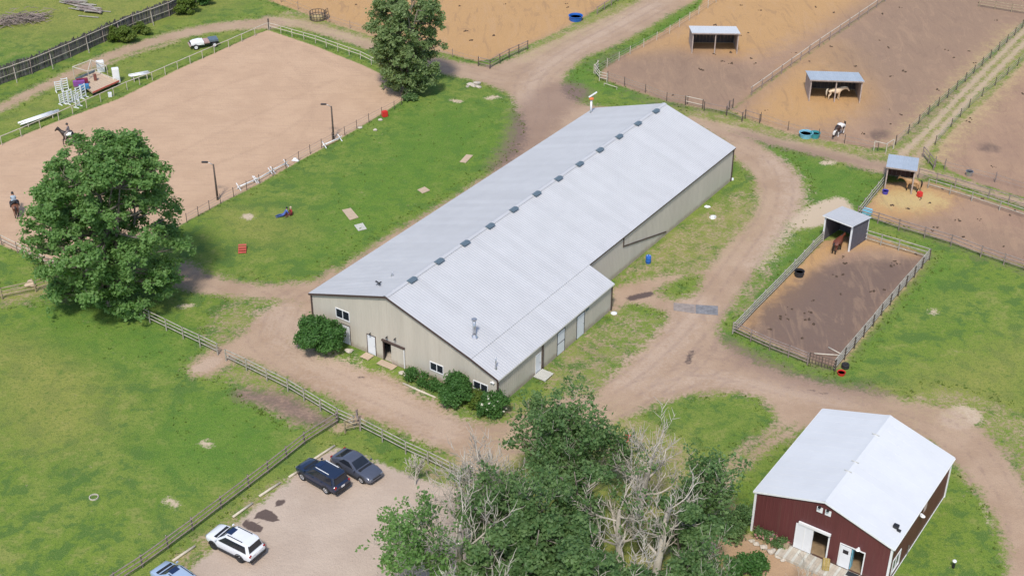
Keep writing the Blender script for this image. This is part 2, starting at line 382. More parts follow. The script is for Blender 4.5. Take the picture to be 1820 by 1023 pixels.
def blob(lst, feather):
    """soft field: polygons (list) or strokes (list, width) in photo pixels; value = distance / feather"""
    D = np.full(X.shape, -BIG)
    for e in lst:
        D = np.maximum(D, sd_stroke(X, Y, e[0], e[1]) if isinstance(e, tuple) else sd_poly(X, Y, px(e)))
    return np.clip(D / feather, -3, 3)
v_brown = np.maximum.reduce([
    blob([[(1080, 118), (1130, 95), (1210, 85), (1290, 110), (1370, 130), (1330, 165), (1290, 192), (1180, 176)]], 4.0),
    blob([[(1480, 70), (1600, -20), (1900, -60), (1800, 50), (1700, 140), (1600, 230), (1560, 215), (1545, 150), (1460, 120)]], 4.5),
    blob([[(1440, 545), (1620, 470), (1640, 460), (1560, 555), (1480, 645), (1420, 630), (1350, 590), (1400, 540)], [(1510, 465), (1600, 455), (1560, 540), (1430, 600), (1380, 575)]], 1.8),
    blob([[(1640, 390), (1720, 400), (1900, 440), (1900, 495), (1720, 435), (1600, 395)]], 3.0),
    blob([([(430, 700), (500, 715), (545, 740), (580, 748)], [1.5, 2.5, 2.2, 1.2])], 0.9),
    blob([([(1000, 165), (965, 195), (935, 255), (890, 300)], [7, 7, 5, 2.5]), ([(1290, 610), (1330, 640), (1420, 680), (1560, 705)], [1.5, 2.5, 2.5, 2.0]), ([(1320, 236), (1400, 258), (1500, 282), (1600, 300)], 1.8)], 1.6)])
v_orange = np.maximum.reduce([
    blob([padd['a']], 2.0), blob([[(1270, -20), (1200, 45), (1110, 98), (1240, 90), (1330, 100), (1440, 60), (1540, 0), (1600, -60)]], 4),
    blob([[(1330, 200), (1400, 125), (1480, 75), (1520, 90), (1560, 170), (1500, 215), (1420, 225)]], 3.5),
    blob([[(1430, 450), (1320, 570), (1370, 585), (1440, 520), (1480, 455), (1560, 440), (1640, 460), (1600, 430), (1500, 425)]], 1.5),
    blob([[(1570, 330), (1535, 375), (1600, 395), (1660, 380), (1700, 350), (1640, 325)]], 2),
    blob([[(1240, 985), (1340, 960), (1400, 985), (1480, 1030), (1480, 1100), (1200, 1100)]], 2.0)])
v_lush = np.maximum.reduce([
    blob([([(1262, -4), (1200, 42), (1130, 84), (1066, 115), (1030, 138), (1040, 158)], [2.2, 2.6, 2.8, 3.2, 3.6, 3.4]), ([(1040, 155), (1100, 158), (1150, 176)], [3, 2.4, 1.2])], .9),
    blob([([(1260, 75), (1240, 45)], .2), ([(880, 110), (925, 92), (975, 60), (1020, 36)], [.6, 1, 1.2, .7]), ([(1795, 68), (1760, 95), (1700, 150)], [1.6, 1.8, .8])], .7),
    blob([[(1300, 235), (1400, 270), (1500, 300), (1560, 322), (1525, 365), (1440, 350), (1425, 320), (1390, 290)]], 2.5),
    blob([[(700, 200), (850, 180), (920, 230), (870, 290), (700, 400), (560, 470), (560, 380)]], 8),
    blob([[(1535, 405), (1640, 440), (1700, 470), (1600, 560), (1510, 665), (1500, 640), (1660, 450), (1600, 425)], [(1290, 575), (1320, 540), (1450, 425), (1440, 415), (1300, 540)], [(1285, 585), (1300, 605), (1480, 675), (1480, 660), (1320, 595)]], 1.5),
    blob([[(60, 540), (200, 560), (330, 600), (300, 660), (180, 640), (80, 600)], [(290, 740), (420, 690), (520, 790), (400, 860), (280, 850)], [(560, 680), (650, 730), (630, 740), (540, 690)]], 4)])
v_dry = np.maximum.reduce([
    blob([[(0, 60), (200, 60), (330, 30), (470, -20), (200, -60), (-100, -30)], [(-20, 240), (240, 130), (460, 45), (300, 85), (100, 160)]], 7),
    blob([[(1200, 192), (1300, 205), (1400, 240), (1560, 272), (1560, 285), (1450, 262), (1350, 238), (1230, 208)], [(1560, 352), (1600, 338), (1660, 345), (1680, 360), (1640, 372), (1580, 368)]], 1.5),
    blob([[(480, 20), (560, 36), (660, 66), (760, 96), (740, 102), (620, 70), (520, 48)], [(930, 110), (1020, 70), (1100, 30), (1150, -5), (1120, -10), (1040, 36), (940, 88)]], 1.2),
    blob([[(390, 370), (560, 400), (520, 430), (420, 420)], [(0, 600), (150, 640), (180, 760), (60, 800), (0, 740)], [(380, 960), (480, 850), (600, 770), (560, 780), (440, 870), (300, 1000), (240, 1050)]], 4),
    blob([[(1560, 700), (1700, 640), (1830, 600), (1830, 720), (1740, 740)], [(1160, 450), (1240, 400), (1320, 350), (1330, 390), (1260, 450), (1180, 480)]], 4),
    blob([[(760, 900), (860, 800), (960, 740), (1080, 730), (1220, 790), (1260, 900), (1230, 1060), (1000, 1110), (760, 1080)]], 3),
    blob([([(1620, 285), (1665, 228), (1730, 165), (1830, 60)], 5.0)], 3.0),
    blob([([(1300, 585), (1370, 615), (1440, 645), (1490, 662), (1570, 565), (1668, 455)], .7), ([(1540, 405), (1620, 432), (1690, 470)], .9), ([(0, 525), (60, 520), (110, 500)], 2.0)], .6)])
v_pale = np.maximum.reduce([
    blob([[(1408, 384), (1440, 366), (1490, 350), (1514, 366), (1505, 378), (1470, 397), (1440, 404), (1404, 404)], [(1240, 880), (1262, 872), (1280, 880), (1270, 905), (1255, 930), (1235, 905)]], .6),
    blob([([(437, 384), (443, 386)], 1.0), ([(805, 178), (815, 180)], .8), ([(868, 175), (882, 172)], .9), ([(320, 545), (340, 543)], .5), ([(1465, 290), (1480, 288)], 1.0), ([(1660, 552), (1656, 556)], .6), ([(1700, 745), (1715, 738)], 3),
          ([(355, 655), (380, 640)], 1.5), ([(750, 865), (745, 893)], .6), ([(300, 888), (312, 897)], .6), ([(362, 785), (372, 790)], .6), ([(1745, 890), (1760, 930)], .2)], .45),
    blob([([(1600, 275), (1645, 235), (1700, 176), (1760, 115), (1830, 45)], .7), ([(1645, 262), (1668, 236), (1722, 176), (1782, 115), (1840, 57)], .7)], .45),
    blob([([(1165, 8), (1095, 45), (1015, 90), (960, 128), (935, 185)], 2.0), ([(1240, 545), (1200, 600), (1120, 680)], 2.2), ([(1340, 470), (1400, 390), (1410, 330), (1370, 285)], 1.6), ([(1160, 690), (1260, 672), (1380, 690), (1500, 712)], 1.4), ([(500, 560), (560, 640), (660, 690), (790, 760)], 3.5)], 2.2)])
v_wet = np.maximum.reduce([
    blob([[(452, 916), (470, 904), (485, 910), (497, 922), (490, 927), (465, 922)], [(430, 931), (437, 923), (455, 929), (468, 938), (460, 946), (440, 940)], [(489, 893), (497, 886), (508, 888), (502, 897), (493, 900)]], .18),
    blob([([(1230, 625), (1222, 645)], .5), ([(640, 670), (650, 672)], .3), ([(1120, 530), (1155, 522)], .9), ([(1430, 690), (1470, 700)], .2)], .5)])

def offset_line(pts, off):
    P = [G(*p) for p in pts]; out = []
    for i, p in enumerate(P):
        d = (P[min(i + 1, len(P) - 1)] - P[max(i - 1, 0)]).normalized(); out.append(p + Vector((-d.y, d.x, 0)) * off)
    return out
def sd_line(pts3, wd):
    Q = np.array([(p.x, p.y) for p in pts3]); R = []
    for i in range(len(Q) - 1):
        p0, p1, p2, p3 = Q[max(i - 1, 0)], Q[i], Q[i + 1], Q[min(i + 2, len(Q) - 1)]
        for t in np.arange(4) / 4: R.append(0.5 * ((2 * p1) + (-p0 + p2) * t + (2 * p0 - 5 * p1 + 4 * p2 - p3) * t * t + (-p0 + 3 * p1 - 3 * p2 + p3) * t ** 3))
    R.append(Q[-1]); R = np.array(R); d = np.full(X.shape, -BIG); mn, mx = R.min(0) - 4, R.max(0) + 4
    s = (X > mn[0]) & (X < mx[0]) & (Y > mn[1]) & (Y < mx[1]); x, y = X[s], Y[s]; dd = np.full(x.shape, -BIG)
    for i in range(len(R) - 1): dd = np.maximum(dd, wd / 2 - segdist(x, y, R[i], R[i + 1])[0])
    d[s] = dd; return d
TRK = [[(1165, 8), (1095, 47), (1005, 95), (950, 140), (945, 200), (915, 270), (870, 312)], [(1270, 235), (1350, 265), (1392, 310), (1388, 380), (1330, 470), (1240, 590), (1130, 690), (1010, 745)],
       [(1210, 640), (1300, 650), (1400, 678), (1520, 705), (1660, 745), (1740, 805), (1805, 910), (1815, 1010)], [(1020, 740), (900, 775), (780, 750), (660, 700), (560, 655), (480, 600), (490, 545), (430, 515), (340, 492)],
       [(1150, 700), (1250, 665), (1290, 610), (1290, 560)], [(480, 40), (600, 60), (720, 95), (830, 122), (910, 140), (960, 120)], [(520, 540), (600, 500), (700, 425), (800, 365), (880, 318)]]
v_rut = np.full(X.shape, -3.0)
for ln in TRK:
    for off in (-2.3, -.85, .85, 2.2): v_rut = np.maximum(v_rut, np.clip(sd_line(offset_line(ln, off), .32) / .35, -3, 3))
AT = [(15, 268), (250, 170), (472, 68), (600, 108), (712, 162), (560, 258), (400, 345), (150, 478), (10, 420)]
v_at = np.full(X.shape, -3.0)
for off in (-1.6, -1.0, -.5): v_at = np.maximum(v_at, np.clip(sd_line(offset_line(AT, off), .4) / .4, -3, 3))
for ln in ([(180, 230), (330, 180), (480, 130), (560, 180), (480, 250), (360, 300)], [(60, 300), (240, 300), (420, 220), (600, 140)], [(480, 80), (560, 170), (520, 270)]):
    v_at = np.maximum(v_at, np.clip(sd_line(offset_line(ln, 0), .5) / .5, -3, 3))
v_rut = np.maximum(v_rut, v_at)
v_dark = np.maximum(blob([[(1470, 470), (1600, 462), (1640, 462), (1570, 545), (1487, 640), (1420, 625), (1330, 582), (1400, 510)]], 1.6), blob([[(1750, 255), (1775, 262), (1770, 270), (1740, 266)], [(1545, 235), (1575, 232), (1580, 244), (1550, 248)]], 1.0))
def attr_cols(vals): return np.stack(vals, 1).astype(np.float32)
A_ = attr_cols([np.clip(d_arena / .5, -3, 3), np.clip(d_road / 1.1, -3, 3), np.clip(d_lot / .7, -3, 3), np.clip(d_pad / .7, -3, 3)])
B_ = attr_cols([v_brown, v_lush, v_dry, v_pale]); C_ = attr_cols([v_wet, v_orange, v_rut, v_dark])

def ground_material():
    m = bpy.data.materials.new("ground"); m.use_nodes = True; nt = m.node_tree; b = nt.nodes["Principled BSDF"]
    co = _n(nt, "ShaderNodeTexCoord").outputs["Object"]
    def at(nm):
        a = _n(nt, "ShaderNodeAttribute"); a.attribute_name = nm; sp = _n(nt, "ShaderNodeSeparateColor"); nt.links.new(a.outputs["Color"], sp.inputs[0])
        return sp.outputs[0], sp.outputs[1], sp.outputs[2], a.outputs["Alpha"]
    ar, rd, lt, pd = at("za"); br, lu, dr, pl = at("zb"); wt, og, ru, dk = at("zc")
    n0 = noise(nt, co, 0.05, 3); n1 = noise(nt, co, 0.22, 3, 0.65); n2 = noise(nt, co, 0.8, 2, 0.6); n3 = noise(nt, co, 3.2, 2, 0.7); n4 = noise(nt, co, 11, 1, 0.7); n5 = noise(nt, co, 1.3, 4, 0.85)
    def c0(x, k): return mth(nt, 'MULTIPLY', mth(nt, 'SUBTRACT', x, 0.5), k)
    def msk(v, a1=1.2, a2=1.4, a3=.8, w=.45, off=0.0):
        s = mth(nt, 'ADD', v, mth(nt, 'ADD', c0(n2, a1), mth(nt, 'ADD', c0(n3, a2), c0(n4, a3))))
        return rmp(nt, s, -w + off, w + off)
    m_ar = msk(ar, .5, .8, .6, .35); m_rd = msk(rd, 1.7, 2.0, 1.3, .6); m_lt = msk(lt, 1.4, 1.8, 1.0, .5); m_pd = msk(pd, 1.2, 1.4, 1.0, .5)
    m_br = msk(br, 1.6, 1.2, .6, 1.0); m_lu = msk(lu, 1.6, 1.2, .8, .9); m_dr = msk(dr, 2.0, 1.8, 1.4, 1.0); m_pl = msk(pl, 2.0, 2.4, 1.6, .6); m_wt = msk(wt, .5, .8, .4, .35); m_og = msk(og, 1.4, 1.0, .5, 1.0)
    # grass
    g = mixc(nt, rmp(nt, n1, .34, .66), (0.112, 0.188, 0.030), (0.188, 0.238, 0.048))
    g = mixc(nt, mth(nt, 'MULTIPLY', rmp(nt, n0, .4, .62), .7), g, (0.150, 0.225, 0.030))
    n6 = noise(nt, co, 0.42, 3, 0.7)
    g = mixc(nt, mth(nt, 'MULTIPLY', rmp(nt, n6, .50, .60), .8), g, (0.066, 0.138, 0.032))
    g = mixc(nt, mth(nt, 'MULTIPLY', rmp(nt, n6, .46, .34), .6), g, (0.255, 0.26, 0.078))
    g = mixc(nt, mth(nt, 'MULTIPLY', m_dr, .62), g, (0.285, 0.265, 0.072))
    g = mixc(nt, mth(nt, 'MULTIPLY', m_lu, .7), g, (0.088, 0.195, 0.024))
    g = mixc(nt, mth(nt, 'MULTIPLY', rmp(nt, n2, .52, .72), .5), g, (0.085, 0.155, 0.028))
    g = mixc(nt, mth(nt, 'MULTIPLY', rmp(nt, n5, .60, .80), .5), g, (0.26, 0.245, 0.10))
    g = mixc(nt, mth(nt, 'MULTIPLY', rmp(nt, n3, .48, .66), .55), g, (0.078, 0.142, 0.026))
    g = mixc(nt, mth(nt, 'MULTIPLY', rmp(nt, n4, .5, .74), .5), g, (0.275, 0.295, 0.10))
    g = mixc(nt, mth(nt, 'MULTIPLY', rmp(nt, n4, .5, .28), .55), g, (0.058, 0.112, 0.022))
    g = mixc(nt, mth(nt, 'MULTIPLY', mth(nt, 'MULTIPLY', rmp(nt, n5, .60, .70), rmp(nt, n1, .50, .60)), .6), g, (0.33, 0.255, 0.17))
    gb = mixc(nt, mth(nt, 'MULTIPLY', m_br, mth(nt, 'SUBTRACT', 1.0, m_pd)), g, (0.19, 0.135, 0.11))
    gp = mixc(nt, m_pl, gb, (0.50, 0.40, 0.29))
    # road
    r = mixc(nt, rmp(nt, n1, .35, .65), (0.420, 0.302, 0.212), (0.366, 0.256, 0.176))
    r = mixc(nt, mth(nt, 'MULTIPLY', m_pl, .45), r, (0.51, 0.395, 0.31))
    r = mixc(nt, mth(nt, 'MULTIPLY', m_br, .6), r, (0.235, 0.158, 0.125))
    r = mixc(nt, mth(nt, 'MULTIPLY', m_og, .6), r, (0.42, 0.27, 0.15))
    r = mixc(nt, mth(nt, 'MULTIPLY', mth(nt, 'MULTIPLY', m_dr, rmp(nt, n5, .38, .62)), .75), r, (0.43, 0.345, 0.19))
    r = mixc(nt, mth(nt, 'MULTIPLY', rmp(nt, n5, .58, .78), .4), r, (0.44, 0.34, 0.275))
    r = mixc(nt, mth(nt, 'MULTIPLY', rmp(nt, n4, .5, .72), .4), r, (0.235, 0.165, 0.125))
    r = mixc(nt, mth(nt, 'MULTIPLY', mth(nt, 'MULTIPLY', rmp(nt, mth(nt, 'ADD', ru, c0(n3, 1.5)), -.6, .6), rmp(nt, n2, .35, .6)), .55), r, (0.265, 0.185, 0.145))
    # gravel lot
    l = mixc(nt, rmp(nt, n1, .35, .65), (0.480, 0.388, 0.312), (0.430, 0.343, 0.275))
    l = mixc(nt, mth(nt, 'MULTIPLY', rmp(nt, n5, .55, .8), .4), l, (0.50, 0.42, 0.35))
    l = mixc(nt, mth(nt, 'MULTIPLY', rmp(nt, n4, .5, .72), .4), l, (0.27, 0.21, 0.17))
    # arena sand, harrowed
    mp = _n(nt, "ShaderNodeMapping"); mp.inputs["Rotation"].default_value = (0, 0, math.radians(28)); mp.inputs["Scale"].default_value = (0.25, 2.6, 1)
    nt.links.new(co, mp.inputs[0]); nh = noise(nt, mp.outputs[0], 1.0, 2, .6)
    s = mixc(nt, rmp(nt, n1, .35, .65), (0.505, 0.350, 0.236), (0.462, 0.316, 0.212))
    s = mixc(nt, mth(nt, 'MULTIPLY', rmp(nt, nh, .48, .72), .32), s, (0.37, 0.25, 0.18))
    s = mixc(nt, mth(nt, 'MULTIPLY', rmp(nt, n5, .56, .74), .5), s, (0.34, 0.225, 0.155))
    s = mixc(nt, mth(nt, 'MULTIPLY', mth(nt, 'MULTIPLY', rmp(nt, mth(nt, 'ADD', ru, c0(n3, 3.0)), -.6, .7), rmp(nt, n4, .40, .62)), .5), s, (0.335, 0.225, 0.155))
    # paddock
    p = mixc(nt, rmp(nt, n1, .3, .7), (0.365, 0.240, 0.160), (0.315, 0.205, 0.145))
    p = mixc(nt, mth(nt, 'MULTIPLY', m_og, .8), p, (0.50, 0.300, 0.125))
    p = mixc(nt, mth(nt, 'MULTIPLY', m_br, .7), p, (0.272, 0.188, 0.132))
    p = mixc(nt, mth(nt, 'MULTIPLY', rmp(nt, mth(nt, 'ADD', dk, c0(n2, 1.5)), -.8, .8), .85), p, (0.150, 0.105, 0.088))
    p = mixc(nt, mth(nt, 'MULTIPLY', m_dr, .8), p, (0.52, 0.41, 0.19))
    mp2 = _n(nt, "ShaderNodeMapping"); mp2.inputs["Rotation"].default_value = (0, 0, math.radians(-38)); mp2.inputs["Scale"].default_value = (0.5, 0.12, 1)
    nt.links.new(co, mp2.inputs[0]); nq = noise(nt, mp2.outputs[0], 1.0, 3, .75, 1.2)
    p = mixc(nt, mth(nt, 'MULTIPLY', rmp(nt, nq, .50, .66), .22), p, (0.47, 0.315, 0.20))
    p = mixc(nt, mth(nt, 'MULTIPLY', rmp(nt, nq, .46, .32), .30), p, (0.205, 0.135, 0.10))
    p = mixc(nt, mth(nt, 'MULTIPLY', rmp(nt, n5, .56, .72), .32), p, (0.19, 0.12, 0.09))
    p = mixc(nt, mth(nt, 'MULTIPLY', rmp(nt, n4, .5, .70), .5), p, (0.19, 0.125, 0.09))
    c = mixc(nt, m_pd, gp, p); c = mixc(nt, m_ar, c, s); c = mixc(nt, m_rd, c, r); c = mixc(nt, m_lt, c, l)
    c = mixc(nt, m_wt, c, (0.115, 0.085, 0.075))
    nt.links.new(c, b.inputs["Base Color"]); b.inputs["Roughness"].default_value = 0.95; b.inputs["Specular IOR Level"].default_value = 0.15
    hgt_ = mth(nt, 'ADD', n3, mth(nt, 'MULTIPLY', n4, .5))
    bp = _n(nt, "ShaderNodeBump"); bp.inputs["Strength"].default_value = 0.5; bp.inputs["Distance"].default_value = 0.12
    nt.links.new(hgt_, bp.inputs["Height"]); nt.links.new(bp.outputs[0], b.inputs["Normal"])
    return m
M['ground'] = ground_material()
# pieces of the sheet: the highest layer that holds a cell names its piece
own = np.zeros(X.shape, int)
for i, k in enumerate('abcdef'): own[dpad[k] > 0] = 4 + i
own[d_arena > 0] = 1; own[d_road > 0] = 2; own[d_lot > 0] = 3
NR, NC = SH
idx = np.arange(NR * NC).reshape(SH)
Q = np.stack([idx[:-1, :-1], idx[:-1, 1:], idx[1:, 1:], idx[1:, :-1]], -1).reshape(-1, 4)
cx, cy = X[Q].mean(1), Y[Q].mean(1)
def fmean(d): return d[Q].mean(1)
fo = np.zeros(len(Q), int)
for i, k in enumerate('abcdef'): fo[fmean(dpad[k]) > 0] = 4 + i
fo[fmean(d_arena) > 0] = 1; fo[fmean(d_road) > 0] = 2; fo[fmean(d_lot) > 0] = 3
PIECES = ['ground', 'riding_arena', 'dirt_road', 'gravel_lot', 'orange_paddock', 'shelter_paddock', 'brown_paddock', 'outer_paddock', 'long_paddock', 'small_paddock']
ZR = 0.0
for i, nm in enumerate(PIECES):
    q = Q[fo == i]; u, inv = np.unique(q, return_inverse=True); inv = inv.reshape(q.shape)
    me = bpy.data.meshes.new(nm); V = np.stack([X[u], Y[u], np.full(len(u), ZR)], 1)
    me.vertices.add(len(u)); me.vertices.foreach_set("co", V.ravel())
    me.loops.add(q.size); me.loops.foreach_set("vertex_index", inv.ravel())
    me.polygons.add(len(q)); me.polygons.foreach_set("loop_start", np.arange(len(q)) * 4)
    me.update(calc_edges=True); me.validate()
    for an, dat in (("za", A_), ("zb", B_), ("zc", C_)):
        a = me.attributes.new(an, 'FLOAT_COLOR', 'POINT'); a.data.foreach_set("color", dat[u].ravel())
    me.materials.append(M['ground']); struct(put(nm, me))
def field_at(D, x, y):
    i = int(np.clip((x - ax[0]) / STEP, 0, len(ax) - 1)) + 14; j = int(np.clip((y - ay[0]) / STEP, 0, len(ay) - 1)) + 14
    return D.reshape(SH)[j, i]

# ------------------------------------------------------------------ the long riding barn
def ribbed(u0, u1, top, openings, pitch, rib, depth, bottom=0.0):
    """outer skin of one profiled sheet between u0 and u1 (y = outward depth); openings cut out"""
    mb = MB(); br = {u0, u1}
    k = math.ceil(u0 / pitch - 1e-6)
    ribs = []
    while k * pitch < u1 + pitch:
        c = k * pitch; ribs.append(c)
        for q in (c - rib / 2, c - rib / 3, c + rib / 3, c + rib / 2):
            if u0 < q < u1: br.add(q)
        k += 1
    for a, b, _, _ in openings:
        for q in (a, b):
            if u0 < q < u1: br.add(q)
    br = sorted(br)
    def dep(u):
        for c in ribs:
            t = abs(u - c)
            if t < rib / 3 + 1e-5: return depth
            if t < rib / 2: return depth * (rib / 2 - t) / (rib / 6)
        return 0.0
    for a, b in zip(br[:-1], br[1:]):
        if b - a < 1e-4: continue
        m = (a + b) / 2; iv = [(bottom, None)]
        cuts = sorted([(z0, z1) for (p, q, z0, z1) in openings if p - 1e-6 <= m <= q + 1e-6])
        segs = []; z = bottom
        for z0, z1 in cuts:
            if z0 > z + 1e-3: segs.append((z, z0, False))
            z = max(z, z1)
        segs.append((z, None, True))
        for z0, z1, tp in segs:
            za, zb = (top(a), top(b)) if tp else (z1, z1)
            da, db = dep(a), dep(b)
            mb.add([(a, -da, z0), (b, -db, z0), (b, -db, zb), (a, -da, za)], [(0, 1, 2, 3)])
    return mb
def wall_sheets(root, u0, u1, top, openings, m, place, cover=0.92, pitch=0.305, rib=0.09, depth=0.011, bottom=-0.05):
    n = max(1, round((u1 - u0) / cover)); w_ = (u1 - u0) / n; cache = {}
    for i in range(n):
        a, b = u0 + i * w_, u0 + (i + 1) * w_
        ops = [(p - a, q - a, z0, z1) for p, q, z0, z1 in openings if q > a and p < b]
        full = [q for q in ops if q[0] <= 1e-3 and q[1] >= w_ - 1e-3 and q[2] > bottom + .1]
        if full:
            lo = ribbed(0, w_, lambda u: full[0][2], [], w_ / 3, rib, depth, bottom).mesh('wall_sheet', m); place(put('wall_sheet', lo, root), a)
            up = ribbed(0, w_, lambda u, a=a: top(a + u), [], w_ / 3, rib, depth, full[0][3]).mesh('wall_sheet', m); place(put('wall_sheet', up, root), a); continue
        key = None if ops else (round(top(a), 4), round(top(b), 4))
        if key in cache: me = cache[key]
        else:
            me = ribbed(0, w_, lambda u, a=a: top(a + u), ops, w_ / 3, rib, depth, bottom).mesh('wall_sheet', m)
            if key: cache[key] = me
        o = put('wall_sheet', me, root); place(o, a)
def framed_rect(root, plane, u0, u1, z0, z1, wd, m, name='frame', proud=0.05, bottom=True):
    """four frame bars around an opening, on wall given by plane(u, d, z) -> local point"""
    mb = MB()
    def bar(a, b, c, d):
        P = [plane(u, dd, z) for dd in (-0.06, proud) for u, z in ((a, c), (b, c), (b, d), (a, d))]
        mb.add(P, [(0, 3, 2, 1), (4, 5, 6, 7), (0, 1, 5, 4), (1, 2, 6, 5), (2, 3, 7, 6), (3, 0, 4, 7)])
    bar(u0 - wd, u0, z0 - (wd if bottom else 0), z1 + wd); bar(u1, u1 + wd, z0 - (wd if bottom else 0), z1 + wd); bar(u0, u1, z1, z1 + wd)
    if bottom: bar(u0, u1, z0 - wd, z0)
    return mb.obj(name, m, root)
def slab(plane, u0, u1, z0, z1, d0, d1):
    mb = MB(); P = [plane(u, dd, z) for dd in (d0, d1) for u, z in ((u0, z0), (u1, z0), (u1, z1), (u0, z1))]
    mb.add(P, [(0, 3, 2, 1), (4, 5, 6, 7), (0, 1, 5, 4), (1, 2, 6, 5), (2, 3, 7, 6), (3, 0, 4, 7)]); return mb
def slider_window(root, plane, u0, u1, z0, z1):
    wdw = framed_rect(root, plane, u0, u1, z0, z1, 0.07, M['white'], 'window', 0.05)
    mu = (u0 + u1) / 2
    slab(plane, mu - .035, mu + .035, z0, z1, -.03, .035).obj('mullion', M['white'], wdw)
    for a, b in ((u0, mu - .035), (mu + .035, u1)): slab(plane, a, b, z0, z1, -.02, 0.0).obj('pane', M['glass'], wdw)
    return wdw
def panel_door(root, plane, u0, u1, z0, z1, trim, split=False, name='door'):
    d = slab(plane, u0, u1, z0, z1, -.03, .02).obj(name, M['door_white'], root)
    framed_rect(d, plane, u0, u1, z0, z1, .07, trim, 'door_frame', .04, False)
    if split: slab(plane, u0, u1, (z0 + z1) / 2 - .03, (z0 + z1) / 2 + .03, .0, .035).obj('rail', M['plastic_dark'], d)
    slab(plane, u1 - .14, u1 - .08, (z0 + z1) / 2 - .05, (z0 + z1) / 2 + .02, .02, .06).obj('handle', M['steel'], d)
    return d

o1 = Vector((-11.463, 106.02, 0)); AZ1 = 0.601
L1, L2, WA, WB, WC = 51.79, 19.65, 9.455, 9.485, 2.934
ZL = ZRR = 4.31; ZT = 7.348; ZC = 3.189; WR = WB + WC
barn = thing('riding_barn', 'long beige metal riding barn with a ribbed silver roof and a side lean-to', 'barn', o1, -AZ1)
def front_top(u):
    if u < 0: return ZL + (ZT - ZL) * (u + WA) / WA
    if u < WB: return ZT + (ZRR - ZT) * u / WB
    return ZRR + (ZC - ZRR) * (u - WB) / WC
PF = lambda u, d, z: (u, -d, z)                 # front wall plane (outward = -y)
PR = lambda u, d, z: (WR + d, u, z)             # lean-to side wall
PM = lambda u, d, z: (WB + d, u, z)             # main side wall
front_ops = [(-6.38, -4.80, 2.78, 3.72), (-5.80, -4.82, 0.06, 2.16), (-2.65, -1.70, 0.06, 2.16), (-0.66, 1.0, 0.02, 2.26), (4.86, 6.28, 1.16, 1.98), (9.78, 11.27, 1.10, 1.88)]
sheet_top = lambda u: front_top(u) - 0.03
for u0, u1 in ((-WA, 0), (0, WB), (WB, WR)):
    wall_sheets(barn, u0, u1, sheet_top, front_ops, M['beige'], lambda o, a: move(o, (a, 0, 0)))
side_ops = [(6.10, 6.86, 0.08, 2.1), (9.75, 11.0, 0.06, 2.62), (13.2, 14.5, 0.06, 2.6)]
def place_r(x0): return lambda o, a: move(o, (x0, a, 0), math.pi / 2)
wall_sheets(barn, 0, L2, lambda u: ZC - .03, side_ops, M['beige'], place_r(WR))
wall_sheets(barn, L2 + .02, L1, lambda u: ZRR - .03, [], M['beige'], place_r(WB))
bw = MB(); bw.add([(-WA, 0, -.05), (-WA, L1, -.05), (-WA, L1, ZL - .03), (-WA, 0, ZL - .03)], [(3, 2, 1, 0)]); bw.obj('wall', M['beige'], barn)
bw = MB(); bw.add([(-WA, L1, -.05), (WB, L1, -.05), (WB, L1, ZRR - .03), (0, L1, ZT - .03), (-WA, L1, ZL - .03)], [(4, 3, 2, 1, 0)]); bw.obj('wall', M['beige'], barn)
bw = MB(); bw.add([(WB, L2, -.05), (WR, L2, -.05), (WR, L2, ZC - .03), (WB, L2, ZRR - .03)], [(3, 2, 1, 0)]); bw.obj('wall', M['beige'], barn)
MB().box(((WB - WA) / 2, L1 / 2, -.01), (WA + WB - .1, L1 - .1, .06)).obj('floor', M['concrete'], barn)
# roof sheets, ribs running down the slope
def roof_sheet_mesh(wd, run, drop, name, m, nrib=3, rh=0.022):
    mb = MB(); us = [0]
    for k in range(nrib):
        c = (k + .5) * wd / nrib; us += [c - .055, c - .03, c + .03, c + .055]
    us.append(wd); zs = [0]
    for k in range(nrib): zs += [0, rh, rh, 0]
    zs.append(0)
    V = [];
    for u, z in zip(us, zs): V += [(0, u, z), (run, u, z - drop)]
    for u, z in zip(us, zs): V += [(0, u, z - .025), (run, u, z - drop - .025)]
    n = len(us); F = [(2 * i, 2 * i + 1, 2 * i + 3, 2 * i + 2) for i in range(n - 1)]
    o = 2 * n
    F += [(o + 2 * i, o + 2 * i + 2, o + 2 * i + 3, o + 2 * i + 1) for i in range(n - 1)]
    F += [(2 * i + 1, o + 2 * i + 1, o + 2 * i + 3, 2 * i + 3) for i in range(n - 1)]
    mb.add(V, F); return mb.mesh(name, m)
def roof_run(root, x0, y0, y1, run, drop, z, m, side=1, cover=.915):
    n = round((y1 - y0) / cover); wd = (y1 - y0) / n
    me = roof_sheet_mesh(wd, run, drop, 'roof_sheet', m)
    for i in range(n):
        o = put('roof_sheet', me, root)
        if side > 0: o.location = (x0, y0 + i * wd, z)
        else: o.location = (x0, y0 + (i + 1) * wd, z); o.rotation_euler = (0, 0, math.pi)
OV = 0.22
sA = (ZT - ZL) / WA; sB = (ZT - ZRR) / WB; sC = (ZRR - ZC) / WC
roof_run(barn, -.02, -OV, L1 + OV, WA + .2, sA * (WA + .2), ZT + .06, M['galv'], -1)
roof_run(barn, .02, -OV, L1 + OV, WB + .16, sB * (WB + .16), ZT + .06, M['galv'], 1)
roof_run(barn, WB - .05, -OV, L2 + .15, WC + .25, sC * (WC + .25), ZRR + .035, M['galv'], 1)
MB().add([(-.28, -OV - .01, ZT + .05), (0, -OV - .01, ZT + .14), (.28, -OV - .01, ZT + .05), (-.28, L1 + OV, ZT + .05), (0, L1 + OV, ZT + .14), (.28, L1 + OV, ZT + .05)], [(0, 1, 4, 3), (1, 2, 5, 4)]).obj('ridge_cap', M['galv'], barn)
